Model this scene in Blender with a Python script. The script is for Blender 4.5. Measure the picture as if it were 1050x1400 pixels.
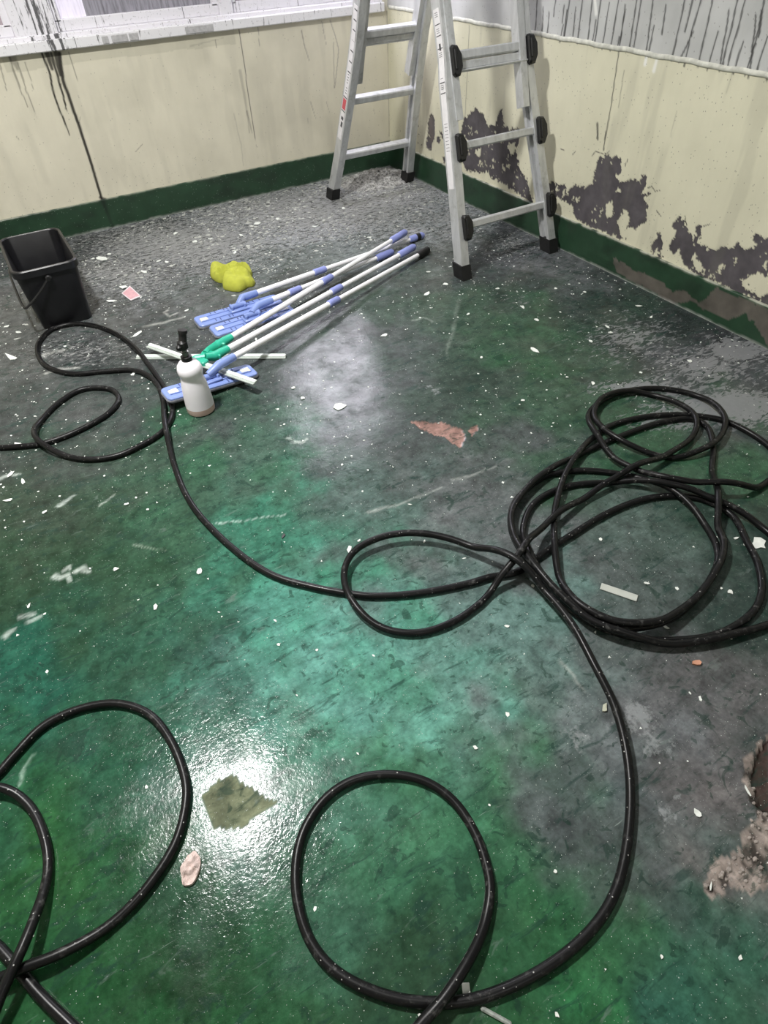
import bpy, bmesh, math, random
import numpy as np
from mathutils import Vector, Matrix

# ---------------------------------------------------------------- clear
for o in list(bpy.data.objects):
    bpy.data.objects.remove(o, do_unlink=True)
sc = bpy.context.scene
COL = sc.collection
random.seed(7)
RNG = np.random.default_rng(11)

# ---------------------------------------------------------------- camera
CAM = np.array([-2.3769, -3.9237, 1.3062])
CROT = np.array([[0.8556590897330145, 0.3843750962065023, -0.34655924107360203],
                 [-0.5167802037436673, 0.5982937223243401, -0.612358426777928],
                 [-0.02803111085780467, 0.7030650092584094, 0.7105729023686099]])
FPX = 840.55
cd = bpy.data.cameras.new('camera')
cd.sensor_fit = 'VERTICAL'
cd.sensor_height = 36.0
cd.sensor_width = 27.0
cd.lens = FPX / 1400 * 36.0
cd.clip_start = 0.02
cam = bpy.data.objects.new('camera', cd)
M4 = Matrix([[*CROT[i], CAM[i]] for i in range(3)] + [[0, 0, 0, 1]])
cam.matrix_world = M4
COL.objects.link(cam)
sc.camera = cam

# ---------------------------------------------------------------- world, view
w = bpy.data.worlds.new('world')
sc.world = w
w.use_nodes = True
w.node_tree.nodes['Background'].inputs[0].default_value = (0.75, 0.78, 0.85, 1)
w.node_tree.nodes['Background'].inputs[1].default_value = 0.3
sc.view_settings.view_transform = 'Standard'
sc.view_settings.look = 'None'
sc.view_settings.exposure = 0.6
sc.view_settings.gamma = 1.0
sc.view_settings.use_curve_mapping = False

# the room: corner at the origin, back wall y=0, right wall x=0
RX0, RY0, RH = -4.6, -6.4, 2.8
LAMP = (-2.52, -2.16, RH - 0.09)       # ceiling lamp whose mirror image lies on the wet floor
FILL_LAMP = (-2.3, -5.35, RH - 0.09)        # fill lamp added behind the camera, no lamp is known there


def area_light(name, loc, power, size, col):
    ld = bpy.data.lights.new(name, 'AREA')
    ld.shape = 'DISK'
    ld.size = size
    ld.energy = power
    ld.color = col
    o = bpy.data.objects.new(name, ld)
    o.location = loc
    COL.objects.link(o)
    return o


area_light('lamp_light', (LAMP[0], LAMP[1], LAMP[2] - 0.012), 80, 0.26, (1.0, 0.985, 0.96))
area_light('lamp_light', (FILL_LAMP[0], FILL_LAMP[1], FILL_LAMP[2] - 0.012), 6, 0.26, (1.0, 0.985, 0.96))  # weak fill light, added
WINDOW_GLOW = 8.5


# ---------------------------------------------------------------- numeric helpers
def ray(u, v):
    return CROT @ np.array([(u - 525) / FPX, (700 - v) / FPX, -1.0])


def F(u, v, z=0.0):          # point of the floor (or of the level z)
    d = ray(u, v)
    return CAM + (z - CAM[2]) / d[2] * d


def WR(u, v):                # point of the right wall -> (y, z)
    d = ray(u, v)
    p = CAM - CAM[0] / d[0] * d
    return (p[1], p[2])


def WB(u, v):                # point of the back wall -> (x, z)
    d = ray(u, v)
    p = CAM - CAM[1] / d[1] * d
    return (p[0], p[2])


def mpp(u, v):               # metres per pixel across, on the floor
    return float(np.linalg.norm(F(u + 1, v) - F(u, v)))


def lin(c):
    c = np.asarray(c, float) / 255.0
    return np.where(c <= 0.04045, c / 12.92, ((c + 0.055) / 1.055) ** 2.4)


def hsh(ix, iy, s):
    n = (ix.astype(np.int64) * 374761393 + iy.astype(np.int64) * 668265263 + s * 1446651) & 0x7fffffff
    n = ((n ^ (n >> 13)) * 1274126177) & 0x7fffffff
    return ((n ^ (n >> 16)) & 0xffff) / 65535.0


def vnoise(x, y, s=0):
    ix, iy = np.floor(x), np.floor(y)
    fx, fy = x - ix, y - iy
    fx = fx * fx * (3 - 2 * fx)
    fy = fy * fy * (3 - 2 * fy)
    a, b = hsh(ix, iy, s), hsh(ix + 1, iy, s)
    c, d = hsh(ix, iy + 1, s), hsh(ix + 1, iy + 1, s)
    return (a * (1 - fx) + b * fx) * (1 - fy) + (c * (1 - fx) + d * fx) * fy


def fbm(x, y, s=0, o=4):
    r, a, t = 0.0, 0.5, 0.0
    for k in range(o):
        r = r + a * vnoise(x * 2 ** k + 17.3 * k, y * 2 ** k - 9.1 * k, s + k)
        t += a
        a *= 0.5
    return r / t


def sstep(a, b, x):
    t = np.clip((x - a) / (b - a), 0, 1)
    return t * t * (3 - 2 * t)


def inpoly(px, py, poly):
    r = np.zeros(px.shape, bool)
    n = len(poly)
    for i in range(n):
        x1, y1 = poly[i]
        x2, y2 = poly[(i + 1) % n]
        c = ((y1 > py) != (y2 > py)) & (px < (x2 - x1) * (py - y1) / (y2 - y1 + 1e-12) + x1)
        r ^= c
    return r


def stroke(px, py, pts, w0, w1=None, soft=0.5):
    """coverage 0..1 of a tapering polyline"""
    w1 = w0 if w1 is None else w1
    pts = np.array(pts, float)
    L = np.r_[0, np.cumsum(np.linalg.norm(np.diff(pts, axis=0), axis=1))]
    out = np.zeros(px.shape)
    for i in range(len(pts) - 1):
        a, b = pts[i], pts[i + 1]
        d = b - a
        t = np.clip(((px - a[0]) * d[0] + (py - a[1]) * d[1]) / (d @ d + 1e-12), 0, 1)
        dist = np.hypot(px - a[0] - t * d[0], py - a[1] - t * d[1])
        s = (L[i] + t * (L[i + 1] - L[i])) / L[-1]
        wd = w0 + (w1 - w0) * s
        out = np.maximum(out, 1 - sstep(wd * (1 - soft), wd * (1 + soft), dist))
    return out


def spline(pts, step=0.012, closed=False):
    """Catmull-Rom (centripetal-ish) through 3D points, resampled evenly"""
    P = np.array(pts, float)
    out = []
    n = len(P)
    for i in range(n - 1):
        p0 = P[max(i - 1, 0)]
        p1, p2 = P[i], P[i + 1]
        p3 = P[min(i + 2, n - 1)]
        k = max(4, int(np.linalg.norm(p2 - p1) / step * 1.5))
        for j in range(k):
            t = j / k
            out.append(0.5 * ((2 * p1) + (-p0 + p2) * t + (2 * p0 - 5 * p1 + 4 * p2 - p3) * t * t + (-p0 + 3 * p1 - 3 * p2 + p3) * t ** 3))
    out.append(P[-1])
    out = np.array(out)
    L = np.r_[0, np.cumsum(np.linalg.norm(np.diff(out[:, :3], axis=0), axis=1))]
    m = int(L[-1] / step) + 2
    s = np.linspace(0, L[-1], m)
    return np.stack([np.interp(s, L, out[:, k]) for k in range(P.shape[1])], 1)


# ---------------------------------------------------------------- mesh helpers
class MB:
    def __init__(self):
        self.v, self.f, self.m = [], [], []

    def add(self, v, f, mi=0):
        b = len(self.v)
        self.v += [tuple(map(float, p)) for p in v]
        self.f += [tuple(i + b for i in q) for q in f]
        self.m += [mi] * len(f)
        return self

    def box(self, c, s, R=None, mi=0, bev=0.0):
        c = np.array(c, float)
        h = np.array(s, float) / 2
        R = np.eye(3) if R is None else np.array(R)
        if bev <= 0:
            v = [c + R @ (h * np.array([x, y, z])) for z in (-1, 1) for y in (-1, 1) for x in (-1, 1)]
            return self.add(v, [(0, 2, 3, 1), (4, 5, 7, 6), (0, 1, 5, 4), (2, 6, 7, 3), (0, 4, 6, 2), (1, 3, 7, 5)], mi)
        # chamfered along z edges and at the top and bottom rims
        bev = min(bev, h.min() * 0.9)
        prof = [(-h[0] + bev, -h[1]), (h[0] - bev, -h[1]), (h[0], -h[1] + bev), (h[0], h[1] - bev),
                (h[0] - bev, h[1]), (-h[0] + bev, h[1]), (-h[0], h[1] - bev), (-h[0], -h[1] + bev)]
        v, f = [], []
        for z, k in ((-h[2], 1), (-h[2] + bev, 0), (h[2] - bev, 0), (h[2], 1)):
            for x, y in prof:
                sx = (1 - bev / h[0]) if k else 1
                sy = (1 - bev / h[1]) if k else 1
                v.append(c + R @ np.array([x * sx, y * sy, z]))
        for r in range(3):
            for i in range(8):
                j = (i + 1) % 8
                f.append((r * 8 + i, r * 8 + j, r * 8 + 8 + j, r * 8 + 8 + i))
        f.append(tuple(range(7, -1, -1)))
        f.append(tuple(range(24, 32)))
        return self.add(v, f, mi)

    def sweep(self, path, prof, A, B, mi=0):
        """profile (a,b) pairs swept along a path with fixed axes A, B"""
        n = len(prof)
        A, B = np.array(A, float), np.array(B, float)
        v = [np.array(p) + a * A + b * B for p in path for a, b in prof]
        f = []
        for r in range(len(path) - 1):
            for i in range(n):
                j = (i + 1) % n
                f.append((r * n + i, r * n + j, (r + 1) * n + j, (r + 1) * n + i))
        f.append(tuple(range(n - 1, -1, -1)))
        f.append(tuple(range((len(path) - 1) * n, len(path) * n)))
        return self.add(v, f, mi)

    def tube(self, path, r, k=10, mi=0, cap=True):
        P = np.array(path, float)
        n = len(P)
        rr = np.full(n, r) if np.isscalar(r) else np.array(r, float)
        T = np.gradient(P, axis=0)
        T /= np.linalg.norm(T, axis=1)[:, None] + 1e-12
        up = np.array([0, 0, 1.0])
        if abs(T[0] @ up) > 0.9:
            up = np.array([1.0, 0, 0])
        v = []
        S = np.cross(T[0], up)
        S /= np.linalg.norm(S)
        for i in range(n):
            S = S - T[i] * (S @ T[i])
            S /= np.linalg.norm(S) + 1e-12
            Bn = np.cross(S, T[i])
            for j in range(k):
                a = 2 * math.pi * j / k
                v.append(P[i] + rr[i] * (math.cos(a) * S + math.sin(a) * Bn))
        f = []
        for i in range(n - 1):
            for j in range(k):
                l = (j + 1) % k
                f.append((i * k + j, i * k + l, (i + 1) * k + l, (i + 1) * k + j))
        if cap:
            f.append(tuple(range(k - 1, -1, -1)))
            f.append(tuple(range((n - 1) * k, n * k)))
        return self.add(v, f, mi)

    def lathe(self, prof, c=(0, 0, 0), k=28, mi=0, R=None):
        c = np.array(c, float)
        R = np.eye(3) if R is None else np.array(R)
        v, f = [], []
        for r, z in prof:
            for j in range(k):
                a = 2 * math.pi * j / k
                v.append(c + R @ np.array([r * math.cos(a), r * math.sin(a), z]))
        n = len(prof)
        for i in range(n - 1):
            for j in range(k):
                l = (j + 1) % k
                f.append((i * k + j, i * k + l, (i + 1) * k + l, (i + 1) * k + j))
        f.append(tuple(range(k - 1, -1, -1)))
        f.append(tuple(range((n - 1) * k, n * k)))
        return self.add(v, f, mi)

    def build(self, name, mats, parent=None, smooth=False):
        me = bpy.data.meshes.new(name)
        me.from_pydata(self.v, [], self.f)
        mats = mats if isinstance(mats, (list, tuple)) else [mats]
        for m in mats:
            me.materials.append(m)
        if len(mats) > 1:
            me.polygons.foreach_set('material_index', self.m)
        if smooth:
            me.polygons.foreach_set('use_smooth', [True] * len(self.f))
            me.update()
            try:
                me.set_sharp_from_angle(angle=math.radians(smooth if smooth is not True else 40))
            except Exception:
                pass
        me.update()
        o = bpy.data.objects.new(name, me)
        COL.objects.link(o)
        if parent is not None:
            o.parent = parent
            o.matrix_parent_inverse = Matrix.Translation(-Vector(parent.location))
        return o


def tag(o, label=None, cat=None, group=None, kind=None):
    if label:
        o['label'] = label
    if cat:
        o['category'] = cat
    if group:
        o['group'] = group
    if kind:
        o['kind'] = kind
    return o


def empty(name, loc):
    o = bpy.data.objects.new(name, None)
    o.location = Vector([float(c) for c in loc])
    o.empty_display_size = 0.1
    COL.objects.link(o)
    return o


def rotz(a):
    c, s = math.cos(a), math.sin(a)
    return np.array([[c, -s, 0], [s, c, 0], [0, 0, 1]])


def grid_mesh(name, us, vs, place, mat, cols, masks=None, disp=None, flip=False):
    """grid over us x vs; place(U,V,D)->xyz arrays; cols (n,3) point colours; masks (n,4)"""
    nu, nv = len(us), len(vs)
    U, V = np.meshgrid(us, vs)
    U, V = U.ravel(), V.ravel()
    C, K, D = cols(U, V)
    X = place(U, V, D)
    me = bpy.data.meshes.new(name)
    n = nu * nv
    me.vertices.add(n)
    me.vertices.foreach_set('co', np.stack(X, 1).astype(np.float32).ravel())
    i, j = np.meshgrid(np.arange(nu - 1), np.arange(nv - 1))
    a = (j * nu + i).ravel()
    q = np.stack([a, a + 1, a + 1 + nu, a + nu], 1)
    if flip:
        q = q[:, ::-1]
    m = len(q)
    me.loops.add(m * 4)
    me.loops.foreach_set('vertex_index', q.astype(np.int32).ravel())
    me.polygons.add(m)
    me.polygons.foreach_set('loop_start', np.arange(0, m * 4, 4, dtype=np.int32))
    me.polygons.foreach_set('use_smooth', np.ones(m, bool))
    me.update(calc_edges=True)
    at = me.attributes.new('paint', 'FLOAT_COLOR', 'POINT')
    at.data.foreach_set('color', np.concatenate([np.clip(C, 0, 1), np.ones((n, 1))], 1).astype(np.float32).ravel())
    at = me.attributes.new('mask', 'FLOAT_COLOR', 'POINT')
    at.data.foreach_set('color', np.clip(K, 0, 1).astype(np.float32).ravel())
    me.materials.append(mat)
    o = bpy.data.objects.new(name, me)
    COL.objects.link(o)
    return o


# ---------------------------------------------------------------- node helpers
class NT:
    def __init__(self, name):
        self.mat = bpy.data.materials.new(name)
        self.mat.use_nodes = True
        self.t = self.mat.node_tree
        self.b = self.t.nodes['Principled BSDF']

    def n(self, typ, **kw):
        nd = self.t.nodes.new(typ)
        for k, v in kw.items():
            setattr(nd, k, v)
        return nd

    def put(self, sock, val):
        if hasattr(val, 'is_output') or isinstance(val, bpy.types.NodeSocket):
            self.t.links.new(val, sock)
        else:
            try:
                sock.default_value = val
            except Exception:
                sock.default_value = (*val, 1.0) if len(val) == 3 else val

    def math(self, op, a, b=0.0, c=0.0, clamp=False):
        nd = self.n('ShaderNodeMath', operation=op, use_clamp=clamp)
        for i, x in enumerate((a, b, c)):
            self.put(nd.inputs[i], x)
        return nd.outputs[0]

    def mix(self, f, a, b, typ='MIX'):
        nd = self.n('ShaderNodeMix', data_type='RGBA', blend_type=typ)
        self.put(nd.inputs[0], f)
        self.put(nd.inputs[6], a)
        self.put(nd.inputs[7], b)
        return nd.outputs[2]

    def ramp(self, x, a, b, c=0.0, d=1.0):
        nd = self.n('ShaderNodeMapRange', clamp=True)
        for i, v in enumerate((x, a, b, c, d)):
            self.put(nd.inputs[i], v)
        return nd.outputs[0]

    def pos(self, scale=(1, 1, 1), rot=(0, 0, 0)):
        if not hasattr(self, '_tc'):
            self._tc = self.n('ShaderNodeTexCoord').outputs['Object']
        if scale == (1, 1, 1) and rot == (0, 0, 0):
            return self._tc
        mp = self.n('ShaderNodeMapping')
        self.put(mp.inputs[0], self._tc)
        mp.inputs['Scale'].default_value = scale
        mp.inputs['Rotation'].default_value = rot
        return mp.outputs[0]

    def noise(self, scale, detail=4, rough=0.55, vec=None, dist=0.0):
        nd = self.n('ShaderNodeTexNoise')
        self.put(nd.inputs['Vector'], vec if vec is not None else self.pos())
        nd.inputs['Scale'].default_value = scale
        nd.inputs['Detail'].default_value = detail
        nd.inputs['Roughness'].default_value = rough
        nd.inputs['Distortion'].default_value = dist
        return nd.outputs['Fac']

    def voro(self, scale, vec=None, rnd=1.0):
        nd = self.n('ShaderNodeTexVoronoi')
        self.put(nd.inputs['Vector'], vec if vec is not None else self.pos())
        nd.inputs['Scale'].default_value = scale
        nd.inputs['Randomness'].default_value = rnd
        return nd.outputs['Distance'], nd.outputs['Color']

    def attr(self, name):
        return self.n('ShaderNodeAttribute', attribute_name=name)

    def sep(self, c):
        nd = self.n('ShaderNodeSeparateColor')
        self.put(nd.inputs[0], c)
        return nd.outputs

    def bump(self, h, strength=0.5, dist=0.002, prev=None):
        nd = self.n('ShaderNodeBump')
        nd.inputs['Strength'].default_value = strength
        nd.inputs['Distance'].default_value = dist
        self.put(nd.inputs['Height'], h)
        if prev is not None:
            self.put(nd.inputs['Normal'], prev)
        return nd.outputs[0]

    def out(self, col=None, rough=None, metal=None, normal=None, spec=None, **kw):
        for k, v in (('Base Color', col), ('Roughness', rough), ('Metallic', metal), ('Normal', normal), ('Specular IOR Level', spec)):
            if v is not None:
                self.put(self.b.inputs[k], v)
        for k, v in kw.items():
            self.put(self.b.inputs[k.replace('_', ' ')], v)
        return self.mat


def simple(name, rgb, rough=0.5, metal=0.0, var=0.15, scale=30, bump=0.0, **kw):
    t = NT(name)
    c = lin(rgb)
    n = t.noise(scale, 4)
    f = t.ramp(n, 0.3, 0.7)
    col = t.mix(f, tuple(c * (1 - var)), tuple(np.clip(c * (1 + var), 0, 1)))
    nm = t.bump(t.noise(scale * 5, 3), bump, 0.002) if bump else None
    return t.out(col, t.ramp(n, 0.2, 0.8, rough * 0.85, min(1, rough * 1.15)), metal, nm, **kw)


# ---------------------------------------------------------------- floor
# paint left on the floor, read off as large patches: (u, v, r, g, b)
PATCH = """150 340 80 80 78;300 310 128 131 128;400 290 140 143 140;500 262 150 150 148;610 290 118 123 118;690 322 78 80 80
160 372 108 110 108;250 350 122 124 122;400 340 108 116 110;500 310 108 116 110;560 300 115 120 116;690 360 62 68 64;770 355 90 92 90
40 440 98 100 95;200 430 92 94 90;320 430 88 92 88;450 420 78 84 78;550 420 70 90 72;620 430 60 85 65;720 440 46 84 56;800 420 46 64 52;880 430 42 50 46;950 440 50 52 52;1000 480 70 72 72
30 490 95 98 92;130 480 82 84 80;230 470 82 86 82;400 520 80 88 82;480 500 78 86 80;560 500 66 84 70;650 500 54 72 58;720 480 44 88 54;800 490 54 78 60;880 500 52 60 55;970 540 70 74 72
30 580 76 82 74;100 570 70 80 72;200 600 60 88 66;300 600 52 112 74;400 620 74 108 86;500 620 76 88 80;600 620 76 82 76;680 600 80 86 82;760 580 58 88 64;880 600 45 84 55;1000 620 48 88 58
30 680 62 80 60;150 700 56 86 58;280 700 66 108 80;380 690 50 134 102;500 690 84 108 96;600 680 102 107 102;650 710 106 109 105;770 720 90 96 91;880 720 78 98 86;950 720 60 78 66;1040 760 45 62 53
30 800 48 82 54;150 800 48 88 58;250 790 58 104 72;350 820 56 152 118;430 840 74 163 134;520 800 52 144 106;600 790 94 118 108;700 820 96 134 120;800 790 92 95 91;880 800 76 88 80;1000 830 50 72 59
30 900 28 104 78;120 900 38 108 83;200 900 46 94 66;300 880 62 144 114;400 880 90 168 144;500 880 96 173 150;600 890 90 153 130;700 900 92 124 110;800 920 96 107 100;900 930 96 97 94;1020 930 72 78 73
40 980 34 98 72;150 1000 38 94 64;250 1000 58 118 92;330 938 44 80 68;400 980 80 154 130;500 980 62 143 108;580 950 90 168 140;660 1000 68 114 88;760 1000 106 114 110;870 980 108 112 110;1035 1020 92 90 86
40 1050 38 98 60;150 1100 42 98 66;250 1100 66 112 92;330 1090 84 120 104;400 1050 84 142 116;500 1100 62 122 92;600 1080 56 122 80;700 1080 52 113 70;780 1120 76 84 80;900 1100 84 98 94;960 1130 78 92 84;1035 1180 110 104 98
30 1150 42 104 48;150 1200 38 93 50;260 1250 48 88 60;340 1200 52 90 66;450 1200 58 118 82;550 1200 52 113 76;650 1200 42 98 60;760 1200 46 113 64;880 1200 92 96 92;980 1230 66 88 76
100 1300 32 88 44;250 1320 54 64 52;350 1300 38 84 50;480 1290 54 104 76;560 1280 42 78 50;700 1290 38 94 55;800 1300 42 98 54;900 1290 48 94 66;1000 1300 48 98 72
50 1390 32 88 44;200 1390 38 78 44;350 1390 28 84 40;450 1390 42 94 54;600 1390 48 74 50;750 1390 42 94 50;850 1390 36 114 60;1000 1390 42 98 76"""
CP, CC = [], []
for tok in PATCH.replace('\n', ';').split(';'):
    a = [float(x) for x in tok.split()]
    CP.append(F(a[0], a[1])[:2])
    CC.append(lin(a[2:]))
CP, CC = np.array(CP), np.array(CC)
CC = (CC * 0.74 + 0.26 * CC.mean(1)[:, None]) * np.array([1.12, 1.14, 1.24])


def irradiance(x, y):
    """relative light of the ceiling lamp and the added fill lamp on the floor, used to turn seen colours into paint colours"""
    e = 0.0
    for L, p in ((LAMP, 80.0), (FILL_LAMP, 6.0)):
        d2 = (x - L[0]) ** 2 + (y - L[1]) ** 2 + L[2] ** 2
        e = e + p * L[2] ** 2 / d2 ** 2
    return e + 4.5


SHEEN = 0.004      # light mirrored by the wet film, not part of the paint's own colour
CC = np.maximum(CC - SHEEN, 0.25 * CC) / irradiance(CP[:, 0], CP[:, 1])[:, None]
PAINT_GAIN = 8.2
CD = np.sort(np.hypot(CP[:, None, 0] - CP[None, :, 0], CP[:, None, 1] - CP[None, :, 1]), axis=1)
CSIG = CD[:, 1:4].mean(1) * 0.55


def fpoly(pts):
    return [tuple(F(*p)[:2]) for p in pts]


def zp(pts, s, ox, oy):      # readings taken in an enlarged crop
    return [(x / s + ox, y / s + oy) for x, y in pts]


BROWN = fpoly(zp([(160, 185), (310, 183), (360, 205), (440, 190), (500, 200), (545, 225), (640, 255), (665, 340), (620, 440), (540, 380), (470, 330), (400, 320), (250, 250)], 7, 540, 550))
BROWN2 = fpoly(zp([(725, 235), (790, 215), (800, 250), (740, 320), (705, 280)], 7, 540, 550))
DULL = fpoly(zp([(360, 350), (460, 310), (560, 380), (770, 510), (650, 600), (480, 700), (330, 700), (250, 460)], 5.25, 230, 1000))
BREAK = fpoly(zp([(570, 110), (490, 160), (480, 270), (420, 330), (390, 460), (450, 580), (440, 690), (400, 850), (330, 940), (190, 1010), (90, 1110), (110, 1230), (250, 1240), (420, 1190), (600, 1130)], 5, 940, 980))
BREAKD = fpoly(zp([(570, 130), (500, 210), (450, 310), (430, 400), (480, 600), (600, 720)], 5, 940, 980))


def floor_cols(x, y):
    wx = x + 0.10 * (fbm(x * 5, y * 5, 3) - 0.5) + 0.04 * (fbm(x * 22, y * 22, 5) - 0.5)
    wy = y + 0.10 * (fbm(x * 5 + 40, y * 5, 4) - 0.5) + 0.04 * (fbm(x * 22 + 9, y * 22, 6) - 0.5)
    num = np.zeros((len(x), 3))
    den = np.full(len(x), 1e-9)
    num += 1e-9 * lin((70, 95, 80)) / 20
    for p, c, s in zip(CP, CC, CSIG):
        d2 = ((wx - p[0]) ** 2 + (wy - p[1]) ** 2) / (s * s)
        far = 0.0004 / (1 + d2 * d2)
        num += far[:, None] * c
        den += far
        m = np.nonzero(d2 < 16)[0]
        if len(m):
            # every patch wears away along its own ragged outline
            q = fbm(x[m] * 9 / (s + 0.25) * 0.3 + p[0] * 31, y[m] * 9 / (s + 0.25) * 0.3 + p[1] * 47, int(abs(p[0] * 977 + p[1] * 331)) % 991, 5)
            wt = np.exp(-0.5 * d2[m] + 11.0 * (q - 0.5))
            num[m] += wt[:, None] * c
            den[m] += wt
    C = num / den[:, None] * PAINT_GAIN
    D = np.zeros(len(x))
    jx = x + 0.022 * (fbm(x * 40, y * 40, 21) - 0.5)
    jy = y + 0.022 * (fbm(x * 40 + 7, y * 40, 22) - 0.5)
    # layers that have come off
    for poly in (BROWN, BROWN2):
        m = inpoly(x * .6 + jx * .4, y * .6 + jy * .4, poly)
        C[m] = lin((142, 112, 104)) * (0.8 + 0.5 * fbm(x[m] * 30, y[m] * 30, 8))[:, None]
        D[m] -= 0.0035
    m = inpoly(x * .5 + jx * .5, y * .5 + jy * .5, DULL)
    dull = m * 1.0
    C[m] = lin((118, 124, 100)) * (0.4 + 0.8 * fbm(x[m] * 25, y[m] * 25, 9))[:, None]
    br = inpoly(x + 0.05 * (fbm(x * 25, y * 25, 31) - 0.5), y + 0.05 * (fbm(x * 25 + 3, y * 25, 32) - 0.5), BREAK)
    brd = inpoly(jx, jy, BREAKD)
    nb = fbm(x * 45, y * 45, 33, 4)
    C[br] = (lin((150, 139, 132)) * (0.20 + 1.25 * nb[br][:, None]))
    C[br & (nb < 0.40)] *= 0.35
    C[brd] = lin((66, 54, 50)) * (0.4 + nb[brd][:, None])
    D[br] += 0.016 * (nb[br] - 0.55)
    D[brd] -= 0.010
    # pale scratches and cracks
    for pts, wd, c in (([(298, 713), (340, 708), (392, 701)], 0.0028, (190, 205, 200)),
                       ([(505, 697), (540, 690), (575, 678), (600, 668)], 0.005, (165, 170, 165)),
                       ([(620, 656), (650, 650), (682, 638)], 0.006, (165, 170, 165)),
                       ([(765, 905), (795, 945)], 0.005, (160, 165, 160)),
                       ([(628, 410), (618, 450), (612, 490)], 0.010, (110, 120, 112)),
                       ([(25, 1072), (30, 1050), (46, 1030)], 0.003, (160, 185, 170)),
                       ([(82, 693), (92, 686), (102, 679)], 0.006, (215, 225, 218)), ([(135, 690), (148, 683), (157, 677)], 0.005, (190, 200, 190)),
                       ([(5, 652), (15, 648), (27, 650)], 0.008, (215, 225, 218)), ([(74, 790), (84, 792), (96, 786), (100, 794)], 0.008, (215, 225, 218)),
                       ([(106, 780), (114, 776), (124, 782)], 0.008, (215, 225, 218)), ([(86, 782), (92, 776), (95, 780)], 0.006, (215, 225, 218)),
                       ([(26, 850), (38, 846), (48, 843)], 0.007, (215, 225, 218)), ([(36, 855), (48, 849), (58, 846)], 0.006, (200, 212, 205)),
                       ([(2, 876), (10, 869), (16, 866)], 0.007, (215, 225, 218)), ([(180, 745), (205, 752), (225, 758)], 0.003, (150, 165, 150)),
                       ([(395, 598), (403, 604), (418, 605), (424, 600)], 0.008, (205, 215, 208)), ([(195, 448), (225, 441), (250, 434)], 0.010, (170, 172, 166)),
                       ([(60, 485), (85, 479), (100, 474)], 0.014, (205, 206, 200)), ([(68, 508), (85, 503), (112, 502)], 0.012, (205, 206, 200)),
                       ([(228, 425), (222, 429), (232, 433), (240, 428)], 0.006, (205, 206, 200)), ([(565, 437), (578, 433), (588, 440)], 0.006, (150, 160, 152))):
        s = stroke(wx * 0.4 + x * 0.6, wy * 0.4 + y * 0.6, [F(*p)[:2] for p in pts], wd, wd * 0.6, 0.7)[:, None] * 0.42
        C = C * (1 - s) + lin(c) * s
    # masks: r = grey muck of wet paint crumbs, g = foam film, b = dull, a = pale scuffs
    def blob(u, v, ru, rv, pw=1.0):
        c, a, b = F(u, v)[:2], F(u + ru, v)[:2], F(u, v + rv)[:2]
        A = np.linalg.inv(np.stack([a - c, b - c], 1))
        l = A @ np.stack([wx - c[0], wy - c[1]])
        return np.clip(1 - 0.5 * np.hypot(l[0], l[1]), 0, 1) ** pw
    muck = np.maximum.reduce([blob(420, 285, 190, 40), blob(250, 330, 130, 40), blob(540, 262, 80, 40), blob(165, 375, 80, 40) * 0.8, blob(620, 300, 60, 35) * 0.7, blob(120, 480, 120, 30) * 0.55, blob(700, 335, 50, 25) * .6])
    foam = np.maximum.reduce([blob(1000, 555, 110, 28), blob(1010, 480, 60, 25) * 0.9, blob(880, 528, 70, 14) * 0.9, blob(860, 460, 90, 50) * 0.62, blob(960, 500, 100, 40) * 0.75, blob(700, 410, 90, 30) * 0.42, blob(935, 570, 90, 20) * 0.8])
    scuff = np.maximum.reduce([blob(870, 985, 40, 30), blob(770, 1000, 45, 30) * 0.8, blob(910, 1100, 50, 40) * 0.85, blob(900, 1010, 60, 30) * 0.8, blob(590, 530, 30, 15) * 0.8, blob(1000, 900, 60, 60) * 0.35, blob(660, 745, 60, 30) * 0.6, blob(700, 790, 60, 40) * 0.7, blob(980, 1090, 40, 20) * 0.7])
    K = np.stack([muck, foam, np.maximum(dull, br * 0.9), scuff], 1)
    return C, K, D


def fine(a, b, step, lo, hi, coarse=0.25):
    """coordinates from lo to hi, fine between a and b"""
    left = np.arange(lo, a, coarse) if lo < a else np.array([])
    mid = np.linspace(a, b, int(round((b - a) / step)) + 1)
    right = np.arange(b, hi, coarse)[1:] if hi > b else np.array([])
    r = np.r_[left, mid, right, hi]
    r = np.unique(np.round(r, 5))
    return r


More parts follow.
